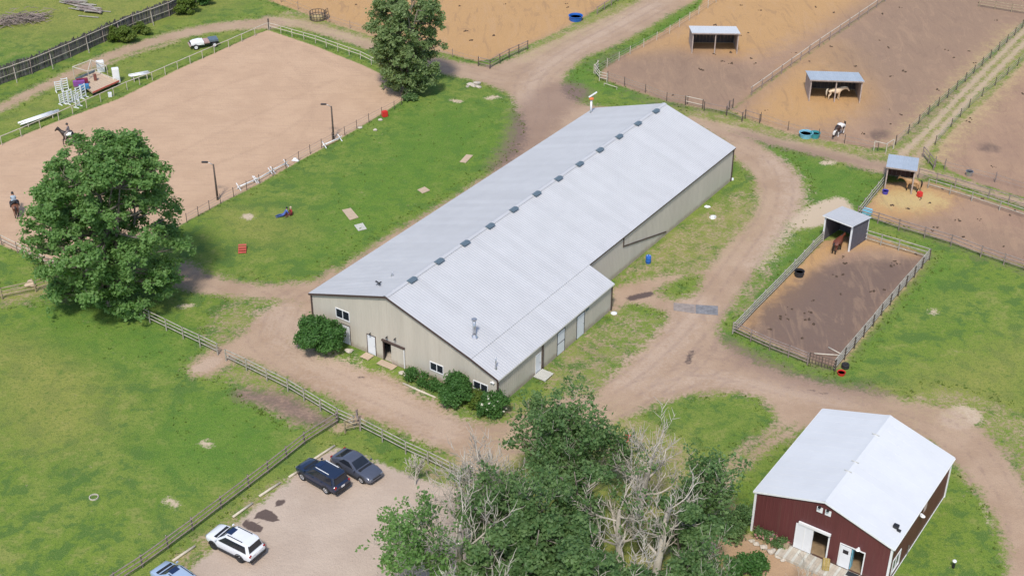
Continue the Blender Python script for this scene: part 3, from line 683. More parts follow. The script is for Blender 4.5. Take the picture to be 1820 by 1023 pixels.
# trim
mb = MB()
for (a, b) in (((-WA - .2, ZL - .2 * sA), (0, ZT)), ((0, ZT), (WB, ZRR)), ((WB, ZRR), (WR + .2, ZC - .2 * sC))):
    mb.beam((a[0], -OV - .02, a[1] - .03), (b[0], -OV - .02, b[1] - .03), .035, .20)
mb.obj('fascia', M['brown_trim'], barn)
mb = MB().beam((WB + .15, L2 + .15, ZRR - .11), (WB + .15, L1 + OV, ZRR - .11), .03, .16); mb.obj('eave_trim', M['brown_trim'], barn)
MB().beam((WR + .2, -OV, ZC - .14), (WR + .2, L2 + .15, ZC - .14), .09, .1).obj('gutter', M['pad_grey'], barn)
for x, y, zt in ((-WA - .02, -.03, ZL - .1), (WR, -.02, ZC - .12), (WR + .01, L2, ZC - .15), (WB + .02, L1, ZRR - .12)):
    MB().box((x, y, zt / 2), (.15, .13, zt)).obj('corner_trim', M['brown_trim'], barn)
MB().beam((WR + .09, 7.15, ZC - .15), (WR + .09, 7.15, .05), .11, .11).obj('downspout', M['brown_trim'], barn)
MB().beam((WB + .06, 26.75, ZRR - .15), (WB + .06, 26.75, 3.0), .12, .06, up=(1, 0, 0)).obj('trim_strip', M['brown_trim'], barn)
MB().beam((WB + .06, 26.7, 3.05), (WB + .06, 36.1, .45), .06, .14, up=(0, 0, 1)).obj('trim_strip', M['brown_trim'], barn)
# doors and windows
slider_window(barn, PF, -6.38, -4.80, 2.78, 3.72); slider_window(barn, PF, 4.86, 6.28, 1.16, 1.98); slider_window(barn, PF, 9.78, 11.27, 1.10, 1.88)
panel_door(barn, PF, -5.80, -4.82, 0.06, 2.16, M['brown_trim']); panel_door(barn, PF, -2.65, -1.70, 0.06, 2.16, M['brown_trim'])
panel_door(barn, PR, 6.10, 6.86, 0.08, 2.1, M['white']); panel_door(barn, PR, 9.75, 11.0, 0.06, 2.62, M['plastic_dark'], True); panel_door(barn, PR, 13.2, 14.5, 0.06, 2.6, M['plastic_dark'])
framed_rect(barn, PF, -.66, 1.0, .02, 2.26, .12, M['brown_trim'], 'door_frame', .05, False)
dp = MB()
for i in range(8): dp.add([PF(.30 + i * .19, .09, .06), PF(.30 + (i + 1) * .19, .09, .06), PF(.30 + (i + 1) * .19, .09, 2.2), PF(.30 + i * .19, .09, 2.2), PF(.30 + i * .19, .13, .06), PF(.30 + i * .19 + .16, .13, .06), PF(.30 + i * .19 + .16, .13, 2.2), PF(.30 + i * .19, .13, 2.2)],
                      [(3, 2, 1, 0), (4, 5, 6, 7), (0, 1, 5, 4), (2, 3, 7, 6), (0, 4, 7, 3), (1, 2, 6, 5)])
sdoor = dp.obj('sliding_door', M['beige'], barn)
slab(PF, 1.80, 1.87, .06, 2.2, .06, .15).obj('edge_trim', M['white'], sdoor)
slab(PF, -.80, 1.92, 2.22, 2.40, .05, .20).obj('door_track', M['brown_trim'], barn)
for u, z in ((-2.20, 2.45), (-.15, 2.85), (.85, 3.05)):
    l = MB().beam(PF(u, 0, z), PF(u, .18, z + .03), .05, .05).obj('wall_lamp', M['black'], barn)
    MB().lathe([(.03, .07), (.12, -.08), (.10, -.09)], 10, PF(u, .2, z)).obj('lamp_shade', M['black'], l)
l = MB().box(PF(11.9, .06, 2.55), (.16, .12, .16)).obj('wall_lamp', M['white'], barn)
for s_ in (-1, 1): MB().lathe([(.04, -.06), (.11, .08), (.0, .08)], 10, PF(11.9 + s_ * .12, .14, 2.5)).obj('flood_lamp', M['white'], l)
slab(PR, 14.75, 15.3, 2.45, 2.9, .02, .06).obj('wall_vent', M['ventblue'], barn)
# ridge ventilators
vm = MB(); vm.box((0, 0, .06), (.44, .85, .2)); vm.add([(-.32, -.5, .16), (.32, -.5, .16), (0, -.5, .25), (-.32, .5, .16), (.32, .5, .16), (0, .5, .25)], [(0, 2, 1), (3, 4, 5), (0, 3, 5, 2), (1, 2, 5, 4), (0, 1, 4, 3)])
vme = vm.mesh('ridge_vent', M['ventblue'])
for i in range(12):
    o = put('ridge_vent', vme, barn); o.location = (.30, 3.4 + i * (49.4 - 3.4) / 11, ZT + .0)
# pipes
def roofz(x): return ZT - sB * x if x > 0 else ZT + sA * x
def flue(x, y, h, r, cap=True):
    z = (ZRR + .035 - sC * (x - WB)) if x > WB else roofz(x) + .05
    p = MB().path([(x, y, z - .1), (x, y, z + h)], r, 12).obj('flue_pipe', M['steel'], barn, True)
    MB().lathe([(r * 2.4, -.05), (r * 1.2, .2), (r * 1.05, .22)], 12, (x, y, z + .02)).obj('flashing', M['steel'], p)
    if cap: MB().lathe([(r * 1.1, 0), (r * 1.7, .03), (r * 1.7, .12), (0.01, .22)], 12, (x, y, z + h + .03)).obj('rain_cap', M['steel'], p)
flue(8.2, 2.3, 1.75, .15); flue(WR - .75, .75, 1.25, .06, False)
flue(-2.6, 4.0, .5, .07, False)
# tall back flue with an orange vane
bf = MB().path([(-9.0, 50.2, roofz(-9.0)), (-9.0, 50.2, roofz(-9) + 1.75)], .13, 10).obj('flue_pipe', M['white'], barn, True)
MB().lathe([(.16, 0), (.30, .08), (.30, .22), (.05, .34)], 12, (-9.0, 50.2, roofz(-9) + 1.75)).obj('vane_head', mat('orange_vane', (.62, .17, .05), .5, 0, .1), bf)
MB().beam((-9.25, 50.0, roofz(-9) + 2.1), (-8.5, 50.6, roofz(-9) + 2.75), .16, .12).obj('vane_arm', M['white'], bf)

# bird on the roof
bl = barn.matrix_basis
def barn_w(x, y, z):
    ca, sa = math.cos(-AZ1), math.sin(-AZ1); return Vector((o1.x + x * ca - y * sa, o1.y + x * sa + y * ca, z))
bd = thing('bird', 'black bird standing on the roof near the gable end', 'bird', barn_w(-2.6, 2.0, roofz(-2.6) + .08), .6); bd.scale = (.72,) * 3
b_ = MB().path([(-.42, 0, .16), (-.2, 0, .2), (0, 0, .25), (.16, 0, .3), (.26, 0, .37), (.36, 0, .36), (.46, 0, .34)], [.03, .06, .12, .11, .07, .06, .01], 8); b_.obj('body', M['black'], bd, True)
for s_ in (-1, 1):
    MB().add([(.1, s_ * .08, .33), (-.1, s_ * .1, .33), (-.3, s_ * .5, .38), (-.05, s_ * .62, .42), (.1, s_ * .08, .30), (-.1, s_ * .1, .30), (-.3, s_ * .5, .36), (-.05, s_ * .62, .40)], [(0, 1, 2, 3), (7, 6, 5, 4), (0, 3, 7, 4), (3, 2, 6, 7), (2, 1, 5, 6), (1, 0, 4, 5)]).obj('wing', M['black'], bd)
    MB().path([(.02, s_ * .05, .2), (.04, s_ * .05, 0)], .015, 5).obj('leg', M['black'], bd)

# things at the barn's feet
def deck(name, label, cat, c, rz, lx, ly, h, nb, m, group=None):
    t = thing(name, label, cat, c, rz, group); wb = ly / nb
    me = MB().box((0, 0, 0), (lx, wb * .9, .04)).mesh('plank', m)
    for i in range(nb): o = put('plank', me, t); o.location = (rnd.uniform(-.01, .01), -ly / 2 + (i + .5) * wb, h - .02)
    for s_ in (-1, 1): MB().box((s_ * lx * .4, 0, (h - .04) / 2), (.09, ly * .98, h - .04)).obj('bearer', m, t)
    return t
deck('door_step', 'square pine plank step below the second white barn door', 'step', barn_w(-2.3, -.62, 0), -AZ1, 1.0, .9, .14, 6, M['pad'])
deck('door_step', 'long pine plank step at the open sliding barn door', 'step', barn_w(.1, -.60, 0), -AZ1, 1.9, .8, .10, 5, M['pad'])
deck('plank_ramp', 'grey plank landing at the narrow side door of the barn', 'landing', barn_w(WR + .75, 6.3, 0), -AZ1 + math.pi / 2, 1.5, 1.3, .2, 8, M['pad_grey'])
tag(MB().path([barn_w(3.2, -2.05, .07), barn_w(5.0, -2.12, .08), barn_w(7.0, -2.1, .07)], [.09, .1, .08], 8).obj('edging_log', M['log'], None, True), 'thin pale log edging the flower bed by the barn wall', 'log')
def rock(c, r, label, seed, group=None, sq=.6, m=None):
    bm = bmesh.new(); bmesh.ops.create_icosphere(bm, subdivisions=2, radius=1); rr = random.Random(seed)
    off = [rr.uniform(0, 9) for _ in range(3)]
    for v in bm.verts:
        k = 1 + .28 * math.sin(v.co.x * 3 + off[0]) * math.cos(v.co.y * 2.6 + off[1]) + .15 * math.sin(v.co.z * 5 + off[2]) + rr.uniform(-.05, .05)
        v.co = Vector((v.co.x * k * r, v.co.y * k * r * rr.uniform(.75, .85), v.co.z * k * r * sq))
    me = bpy.data.meshes.new('rock'); bm.to_mesh(me); bm.free(); me.materials.append(m or M['rock']); autosmooth(me, 35)
    o = put('rock', me); o.location = (c[0], c[1], r * sq * .45); return tag(o, label, 'rock', group)
rock(barn_w(-4.3, -.9, 0), .4, 'cream rock lying between the two white barn doors', 1)
rock(barn_w(2.1, -.8, 0), .33, 'cream rock right of the sliding barn door', 2); rock(barn_w(2.7, -1.0, 0), .25, 'smaller rock at the start of the flower bed', 3)
rock(G(1267, 387), .42, 'white flat block lying on the grass beside the long barn wall', 4, None, .45, M['white']); rock(G(1257, 368), .3, 'small white block nearest the long barn wall', 5, None, .45, M['white']); rock(G(1300, 319), .3, 'white block at the far corner of the long barn', 6, None, .5, M['white'])
# drums, tubs, buckets
def drum(c, label):
    t = thing('plastic_drum', label, 'barrel', c)
    MB().lathe([(.02, 0), (.27, .0), (.29, .05), (.29, .27), (.305, .30), (.29, .33), (.29, .58), (.305, .61), (.29, .64), (.28, .86), (.25, .90), (.02, .90)], 20).obj('body', M['blueplastic'], t, 'auto')
    for s_ in (-1, 1): MB().lathe([(.05, .89), (.05, .93), (.0, .93)], 8, (s_ * .14, 0, 0)).obj('bung', M['white'], t)
drum(G(1152, 467), 'blue plastic barrel standing in the grass by the long barn wall')
def tub(c, r, h, m, label, name='water_tub', cat='tub', inner=None):
    t = thing(name, label, cat, c)
    MB().lathe([(.02, .0), (r * .86, 0), (r * .98, h * .9), (r * 1.05, h * .92), (r * 1.05, h), (r * .95, h), (r * .80, .06), (.02, .05)], 24).obj('shell', m, t, 'auto')
    MB().lathe([(r * .90, h * .62), (.0, h * .62)], 24).obj('water', inner or M['glass'], t)
    return t
WATER = mat('trough_water', (.05, .09, .11), .08, 0, .2)
tub(G(1023, 36), 1.05, .75, M['blueplastic'], 'round blue stock tank beside the top paddock fence', inner=M['skyplastic'])
tub(G(1432, 243), .85, .6, M['skyplastic'], 'pale blue round tub on the straw strip near the pinto horse', inner=M['white']); tub(G(1448, 244), .62, .65, M['tealplastic'], 'teal tub next to the pale blue tub', inner=WATER)
tub(G(1420, 490), .52, .62, M['plastic_dark'], 'black rubber tub inside the small paddock by the left fence', inner=WATER)
tub(G(1573, 344), .36, .42, mat('violet_plastic', (.07, .06, .38), .4, 0, .1), 'purple bucket at the corner post of the open shelter', 'bucket', 'bucket'); 
tub(G(1495, 665), .38, .3, M['redpaint'], 'red feed pan lying beside the tyre at the paddock corner', 'feed_pan', 'pan', M['redfade'])
def rounded_tub(c, lx, ly, h, m, label, rz):
    t = thing('water_trough', label, 'trough', c, rz); mb = MB(); mb.box((0, 0, h / 2), (lx, ly, h)); o = mb.obj('shell', m, t, 'auto', .09)
    MB().box((0, 0, h + .01), (lx * .9, ly * .88, .05)).obj('rim', M['skyplastic'], t, False, .01); MB().box((0, 0, h + .05), (lx * .55, ly * .5, .08)).obj('lid', M['skyplastic'], t, False, .02)
rounded_tub(G(1541, 380), 1.05, .8, .55, M['skyplastic'], 'pale blue lidded trough in the corner of the long paddock', -.5)
tag(move(MB().box((0, 0, .3), (.55, .5, .6)).obj('feed_box', M['redpaint'], None, False, .04), G(1634, 349), .4), 'red plastic box on the straw beside the open shelter', 'box')
ty = MB(); 
for i in range(2): ty.lathe([(.17, .02), (.33, .0), (.37, .06), (.37, .16), (.33, .22), (.17, .2), (.17, .02)], 20, (0, 0, i * .22))
tag(move(ty.obj('tyre', M['rubber'], None, True), G(1502, 653)), 'black tyres stacked at the small paddock corner', 'tyre')
tag(move(MB().box((0, 0, .38), (.7, .6, .76)).obj('mounting_box', M['redpaint'], None, False, .05), G(684, 207), .5), 'red cube-shaped box beside the arena fence', 'box')
tag(move(MB().box((0, 0, .35), (.45, .4, .7)).obj('mounting_box', M['redpaint'], None, False, .04), G(1115, 783), .3), 'small red box half hidden behind bare branches', 'box')
st = thing('mounting_steps', 'faded red wooden steps on the lawn below the big tree', 'steps', G(431, 446), .12)
for i in range(4): MB().box((0, -.45 + i * .33, .12 + i * .11), (.85, .30, .05)).obj('tread', M['redfade'], st)
for s_ in (-1, 1): MB().add([(s_ * .40, -.6, 0), (s_ * .40, .7, 0), (s_ * .40, .7, .42), (s_ * .40, -.6, .08), (s_ * .36, -.6, 0), (s_ * .36, .7, 0), (s_ * .36, .7, .42), (s_ * .36, -.6, .08)], [(0, 1, 2, 3), (7, 6, 5, 4), (0, 3, 7, 4), (3, 2, 6, 7), (2, 1, 5, 6)]).obj('stringer', M['redfade'], st)
def ground_board(q, m, label, nb=5):
    P = [G(x, y) for x, y in q]; c = sum(P, Vector()) / 4
    t = thing('ground_board', label, 'board', c)
    for i in range(nb):
        a, b = i / nb, (i + .94) / nb
        quad = [P[0].lerp(P[1], a), P[0].lerp(P[1], b), P[3].lerp(P[2], b), P[3].lerp(P[2], a)]
        MB().prism([((p - c).x, (p - c).y) for p in quad], .03, .09).obj('plank', m, t)
    e = [P[0].lerp(P[3], .1), P[1].lerp(P[2], .1), P[1].lerp(P[2], .9), P[0].lerp(P[3], .9)]
    for a, b in ((0, 1), (3, 2)): MB().beam(tuple((e[a] - c) + Vector((0, 0, .015))), tuple((e[b] - c) + Vector((0, 0, .015))), .08, .03).obj('bearer', m, t)
ground_board([(608, 374), (623.5, 370.5), (637.5, 387), (622, 392)], M['pad'], 'largest tan board lying in the middle of the lawn')
ground_board([(629.6, 401), (645, 397), (652, 407.5), (637, 411)], M['pad_grey'], 'whitish board on the lawn below the largest tan board')
ground_board([(742, 338), (755, 332.6), (764.5, 339), (751, 344.5)], M['pad'], 'small tan board on the lawn halfway along the barn')
ground_board([(817, 288.5), (829, 275.4), (841, 276.7), (828, 290)], M['pad'], 'small tan board on the lawn farthest up beside the track')
for (q, m_, lb) in (([(1197, 538), (1235, 541.5), (1235, 557), (1197, 551.5)], mat('worn_mat', (.32, .27, .24), .8, 0, .3, 2), 'worn brown-grey mat lying across the dirt road'), ([(1236, 541.6), (1276, 544), (1276, 560), (1236, 557)], mat('grey_mat', (.25, .245, .25), .6, 0, .4, 2), 'dark grey scuffed mat lying across the dirt road')):
    P = [G(x, y) for x, y in q]; c = sum(P, Vector()) / 4
    tag(move(MB().prism([((p - c).x, (p - c).y) for p in P], .004, .04).obj('road_mat', m_, None), c), lb, 'mat')
rg = MB()
for i in range(24):
    a, b = 2 * math.pi * i / 24, 2 * math.pi * (i + 1) / 24
    rg.beam((.36 * math.cos(a), .36 * math.sin(a), .07), (.36 * math.cos(b), .36 * math.sin(b), .07), .06, .12)
tag(move(rg.obj('feed_ring', M['wood_pale'], None), G(167, 884)), 'pale ring lying alone in the left pasture', 'ring')

# ------------------------------------------------------------------ the maroon barn
o2 = Vector((23.82, 79.6, 0)); AZ2 = 0.605
RL, RA, RZE, RZT = 12.81, 5.585, 4.10, 5.80
rb = thing('maroon_barn', 'maroon metal barn with a smooth white roof at the right', 'barn', o2, -AZ2)
def rb_w(x, y, z=0):
    ca, sa = math.cos(-AZ2), math.sin(-AZ2); return Vector((o2.x + x * ca - y * sa, o2.y + x * sa + y * ca, z))
rtop = lambda u: RZT - (RZT - RZE) * abs(u) / RA - .03
FL = 0.30
r_ops = [(-.55, .68, FL, 2.70), (1.73, 3.60, FL, 2.42)]
for a, b in ((-RA, 0), (0, RA)): wall_sheets(rb, a, b, rtop, r_ops, M['red'], lambda o, a: move(o, (a, 0, 0)))
wall_sheets(rb, 0, RL, lambda u: RZE - .03, [(.95, 2.35, .75, 2.0)], M['red'], lambda o, a: move(o, (RA, a, 0), math.pi / 2))
MB().add([(-RA, 0, -.05), (-RA, RL, -.05), (-RA, RL, RZE - .03), (-RA, 0, RZE - .03)], [(3, 2, 1, 0)]).obj('wall', M['red'], rb)
MB().add([(-RA, RL, -.05), (RA, RL, -.05), (RA, RL, RZE - .03), (0, RL, RZT - .03), (-RA, RL, RZE - .03)], [(4, 3, 2, 1, 0)]).obj('wall', M['red'], rb)
MB().box((0, RL / 2, FL / 2), (2 * RA - .1, RL - .1, FL)).obj('floor', mat('sandy_floor', (.30, .21, .12), .9, 0, .3, 2), rb)
rs = (RZT - RZE) / RA
def plain_roof(x1, name='roof_sheet'):
    n = 14; wd = (RL + .3) / n; sgn = 1 if x1 > 0 else -1
    for i in range(n):
        y0, y1 = -.15 + i * wd, -.15 + (i + 1) * wd - .004
        z0, z1 = RZT + .05, RZT + .05 - rs * abs(x1)
        mb = MB(); q = [(0.01 * sgn, y0, z0), (x1, y0, z1), (x1, y1, z1), (0.01 * sgn, y1, z0)]
        mb.add(q + [(a, b, c - .03) for a, b, c in q], [(0, 1, 2, 3) if sgn > 0 else (3, 2, 1, 0), (7, 6, 5, 4) if sgn > 0 else (4, 5, 6, 7), (1, 5, 6, 2) if sgn > 0 else (2, 6, 5, 1), (0, 4, 5, 1) if sgn > 0 else (1, 5, 4, 0), (3, 2, 6, 7) if sgn > 0 else (7, 6, 2, 3)])
        # low standing seam
        mb.beam((0.02 * sgn, y1, z0 + .004), (x1, y1, z1 + .004), .02, .012)
        mb.obj(name, M['white_roof'], rb)
plain_roof(RA + .18); plain_roof(-RA - .18)
MB().add([(-.3, -.16, RZT - .02), (0, -.16, RZT + .09), (.3, -.16, RZT - .02), (-.3, RL + .16, RZT - .02), (0, RL + .16, RZT + .09), (.3, RL + .16, RZT - .02)], [(0, 1, 4, 3), (1, 2, 5, 4)]).obj('ridge_cap', M['white_roof'], rb)
for y in (4.2, 5.6, 9.8): MB().box((0, y, RZT + .09), (.62, .05, .05)).obj('ridge_joint', M['pad_grey'], rb)
mb = MB()
for a, b in (((-RA - .18, RZE - .1), (0, RZT - .03)), ((0, RZT - .03), (RA + .18, RZE - .1))): mb.beam((a[0], -.17, a[1]), (b[0], -.17, b[1]), .03, .15)
mb.obj('fascia', M['white'], rb)
for s_ in (-1, 1): MB().beam((s_ * (RA + .19), -.15, RZE - .12), (s_ * (RA + .19), RL + .15, RZE - .12), .1, .1).obj('gutter', M['white'], rb)
for x, y in ((-RA - .01, -.01), (RA + .01, -.01), (RA + .01, RL)): MB().box((x, y, (RZE - .15) / 2), (.17, .14, RZE - .15)).obj('corner_trim', M['white'], rb)
MB().beam((RA + .04, .1, .12), (RA + .04, RL, .12), .04, .1).obj('base_trim', M['white'], rb)
MB().beam((-RA, -.04, .25), (-.55, -.04, .25), .04, .1).obj('base_trim', M['wood_pink'], rb)
framed_rect(rb, PF, -.55, .68, FL, 2.70, .12, M['white'], 'door_frame', .05, False)
rsl = slab(PF, -1.98, -.52, FL + .02, 2.74, .10, .15).obj('sliding_door', M['door_white'], rb)
for u in (-1.95, -1.25, -.60): slab(PF, u, u + .07, FL + .02, 2.74, .15, .17).obj('stile', M['white'], rsl)
slab(PF, -1.78, .86, 2.78, 3.0, .05, .22).obj('door_track', M['white'], rb)
framed_rect(rb, PF, 1.73, 3.60, FL, 2.42, .09, M['white'], 'door_frame', .05, False)
rd_ = slab(PF, 1.75, 2.62, FL + .02, 2.38, .06, .11).obj('door', M['door_white'], rb)
slab(PF, 1.98, 2.42, 1.72, 2.08, .11, .125).obj('door_window', M['glass'], rd_)
slab(PF, 2.63, 2.69, FL, 2.4, -.5, -.02).obj('door_edge', M['skyplastic'], rb)
for u in (-.34, .34):
    slab(PF, u - .24, u + .24, 4.55, 5.05, .02, .05).obj('gable_vent', M['white'], rb)
    fl_ = slab(PF, u - .1, u + .1, 5.12, 5.22, .1, .3).obj('flood_lamp', M['black'], rb)
rl_ = slab(PF, 3.05, 3.2, 2.68, 2.8, .02, .2).obj('wall_lamp', M['white'], rb); MB().lathe([(.05, .08), (.2, -.06), (.16, -.08)], 10, PF(3.12, .22, 2.75)).obj('lamp_shade', M['white'], rl_)
P2 = lambda u, d, z: (RA + d, u, z)
wd_ = framed_rect(rb, P2, .95, 2.35, .75, 2.0, .13, M['white'], 'window', .05); slab(P2, .95, 2.35, .75, 2.0, -.03, -.01).obj('pane', M['glass'], wd_); slab(P2, 1.62, 1.68, .75, 2.0, -.01, .03).obj('mullion', M['white'], wd_)
rl2 = slab(P2, 6.0, 6.2, 2.85, 3.0, .02, .22).obj('wall_lamp', M['white'], rb); MB().lathe([(.05, .08), (.2, -.06), (.16, -.08)], 10, P2(6.1, .24, 2.9)).obj('lamp_shade', M['white'], rl2)
slab(P2, 6.9, 7.5, 2.55, 3.15, .02, .05).obj('wall_plate', mat('pink_plate', (.6, .45, .42), .6), rb)
MB().beam((RA + .12, 4.2, .3), (RA + .12, 4.2, 1.2), .06, .06).obj('tap_post', M['steel'], rb)
rv = MB().box((RA - .55, 1.9, RZT - rs * (RA - .55) + .22), (.42, .35, .3)).obj('roof_box', M['black'], rb, False, .03); MB().box((RA - .25, 1.75, RZT - rs * (RA - .25) + .14), (.3, .18, .14)).obj('bracket', M['black'], rv)
# apron, bale, planter, rocks, bed
apr = thing('plank_apron', 'pale plank apron in front of the maroon barn doors', 'apron', rb_w(1.0, -.9), -AZ2)
for i in range(34):
    wdt = 7.6 / 34
    MB().box((-3.8 + (i + .5) * wdt, 0, .14), (wdt * .95, 1.55 + rnd.uniform(-.02, .02), .26)).obj('plank', M['concrete'] if i % 3 else M['pad_grey'], apr)
bale = thing('hay_bale', 'square hay bale on the apron of the maroon barn', 'hay bale', rb_w(1.05, -.75, .27), -AZ2 + .35)
mb = MB().box((0, 0, .25), (.55, .95, .5)); bo = mb.obj('straw', M['hay'], bale, False, .04)
for x in (-.14, .14): MB().box((x, 0, .25), (.015, .97, .52)).obj('twine', M['wood_pale'], bale)
tag(move(MB().box((0, 0, .28), (.7, .45, .56)).obj('planter_box', M['wood_warm'], None, False, .03), rb_w(-2.55, -.45), -AZ2), 'brown wooden box left of the maroon barn sliding door', 'box')
for i, (x, y, r) in enumerate([(1344, 967, .3), (1357, 974, .36), (1371, 981, .38), (1336, 961, .22), (1383, 990, .22), (1392, 995, .24)]):
    rock(G(x, y), r, ['pale rock second in the row by the maroon barn bed', 'pale rock third in the row by the maroon barn bed', 'largest whitish rock of the row by the maroon barn bed', 'small rock at the left end of the row by the maroon barn', 'low rock near the left edge of the plank apron', 'rock touching the corner of the plank apron'][i], 20 + i)
lp = thing('bollard_lamp', 'short black post with a white top on the grass right of the maroon barn', 'post', G(1694, 1008))
MB().path([(0, 0, -.1), (0, 0, .62)], .11, 10).obj('post', M['black'], lp); MB().lathe([(.16, .6), (.17, .72), (.08, .8), (.0, .82)], 12).obj('cap', M['white'], lp, True)
tag(move(MB().box((0, 0, .02), (.9, .5, .03)).obj('door_mat', M['plastic_dark'], None), rb_w(3.1, -.45, .275), -AZ2), 'dark door mat before the open door of the maroon barn', 'mat')

# ------------------------------------------------------------------ horse shelters
def shelter(label, c, rz, wd, dp, zf, zb, bays, wall_m, post_m, roof_m, side_m=None, end_open=False):
    """open front faces local -y; c = ground point of the front middle"""
    t = thing('horse_shelter', label, 'shelter', c, rz)
    hw = wd / 2
    n = max(3, round(wd / .5))
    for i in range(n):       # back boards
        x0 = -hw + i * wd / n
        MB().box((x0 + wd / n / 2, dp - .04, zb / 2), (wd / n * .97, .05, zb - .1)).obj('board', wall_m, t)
    for s_ in (-1, 1):
        k = max(3, round(dp / .55))
        if end_open and s_ > 0: k0 = k - 2
        else: k0 = 0
        for i in range(k0, k):
            y0, y1 = i * dp / k, (i + .97) * dp / k
            za, zc = zf + (zb - zf) * y0 / dp - .1, zf + (zb - zf) * y1 / dp - .1
            x = s_ * (hw - .03)
            MB().add([(x - .025, y0, .05), (x - .025, y1, .05), (x - .025, y1, zc), (x - .025, y0, za), (x + .025, y0, .05), (x + .025, y1, .05), (x + .025, y1, zc), (x + .025, y0, za)],
                     [(0, 3, 2, 1), (4, 5, 6, 7), (0, 1, 5, 4), (1, 2, 6, 5), (2, 3, 7, 6), (3, 0, 4, 7)]).obj('board', side_m or wall_m, t)
        MB().box((s_ * (hw - .05), .02, zf / 2), (.15, .15, zf)).obj('post', post_m, t)
        MB().box((s_ * (hw - .05), dp + .02, zb / 2), (.14, .14, zb)).obj('post', post_m, t)
    for i in range(1, bays): MB().box((-hw + i * wd / bays, .03, zf / 2), (.15, .15, zf)).obj('post', post_m, t)
    MB().beam((-hw, 0, zf - .08), (hw, 0, zf - .08), .06, .2).obj('header', post_m, t)
    nr = max(3, round((wd + .3) / .92)); w_ = (wd + .36) / nr; run = dp + .5; drop = (zf - zb) * run / dp
    me = roof_sheet_mesh(w_, run, drop, 'roof_sheet', roof_m, 3, .02)
    for i in range(nr):
        o = put('roof_sheet', me, t); o.rotation_euler = (0, 0, math.pi / 2); o.location = (-hw - .18 + (i + 1) * w_, -.28, zf + .1 + (zf - zb) * .28 / dp)
    MB().beam((-hw - .18, -.30, zf + .04 + (zf - zb) * .28 / dp), (hw + .18, -.30, zf + .04 + (zf - zb) * .28 / dp), .03, .12).obj('fascia', post_m, t)
    return t
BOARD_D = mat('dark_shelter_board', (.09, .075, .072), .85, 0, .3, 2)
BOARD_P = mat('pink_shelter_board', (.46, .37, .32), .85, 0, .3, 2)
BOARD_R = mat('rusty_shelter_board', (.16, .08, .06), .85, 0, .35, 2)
def front_dir(a, b):
    d = (b - a); return math.atan2(d.y, d.x)
def place_shelter(a, b, **k):
    A, B = G(*a), G(*b); return dict(c=(A + B) / 2, rz=front_dir(A, B), wd=(B - A).length)
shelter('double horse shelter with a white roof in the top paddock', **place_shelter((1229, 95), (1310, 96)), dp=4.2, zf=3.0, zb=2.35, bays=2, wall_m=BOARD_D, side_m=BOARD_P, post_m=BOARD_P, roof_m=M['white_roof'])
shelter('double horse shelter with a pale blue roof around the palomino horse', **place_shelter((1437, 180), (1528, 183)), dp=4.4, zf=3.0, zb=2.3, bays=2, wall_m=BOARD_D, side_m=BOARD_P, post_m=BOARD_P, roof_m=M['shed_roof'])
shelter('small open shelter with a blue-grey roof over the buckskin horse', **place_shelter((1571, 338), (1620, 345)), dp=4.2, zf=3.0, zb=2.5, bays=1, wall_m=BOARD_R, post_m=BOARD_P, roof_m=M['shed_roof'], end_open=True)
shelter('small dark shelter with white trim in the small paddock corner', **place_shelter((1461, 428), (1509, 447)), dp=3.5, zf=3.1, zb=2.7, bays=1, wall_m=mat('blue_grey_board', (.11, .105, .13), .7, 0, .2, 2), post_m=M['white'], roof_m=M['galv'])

# ------------------------------------------------------------------ fences
_unit = {}
def unit(kind, m):
    if (kind, m.name) not in _unit:
        mb = MB()
        if kind == 'box': mb.box((0, 0, .5), (1, 1, 1))
        else: mb.path([(0, 0, 0), (0, 0, .5), (0, 0, 1)], [.5, .47, .45], 7)
        _unit[(kind, m.name)] = mb.mesh('bar_' + kind, m, kind != 'box')
    return _unit[(kind, m.name)]
def bar(name, parent, org, a, b, wd, ht, m, kind='box'):
    o = put(name, unit(kind, m), parent); d = Vector(b) - Vector(a)
    q = d.to_track_quat('Z', 'Y') if abs(d.normalized().z) > .99 else Matrix((( (d.cross(Vector((0, 0, 1)))).normalized() ), (d.cross(Vector((0, 0, 1)))).normalized().cross(d).normalized() * -1, d.normalized())).transposed().to_quaternion()
    o.rotation_mode = 'QUATERNION'; o.rotation_quaternion = q
    o.location = Vector(a) - org; o.scale = (wd, ht, d.length)
    return o
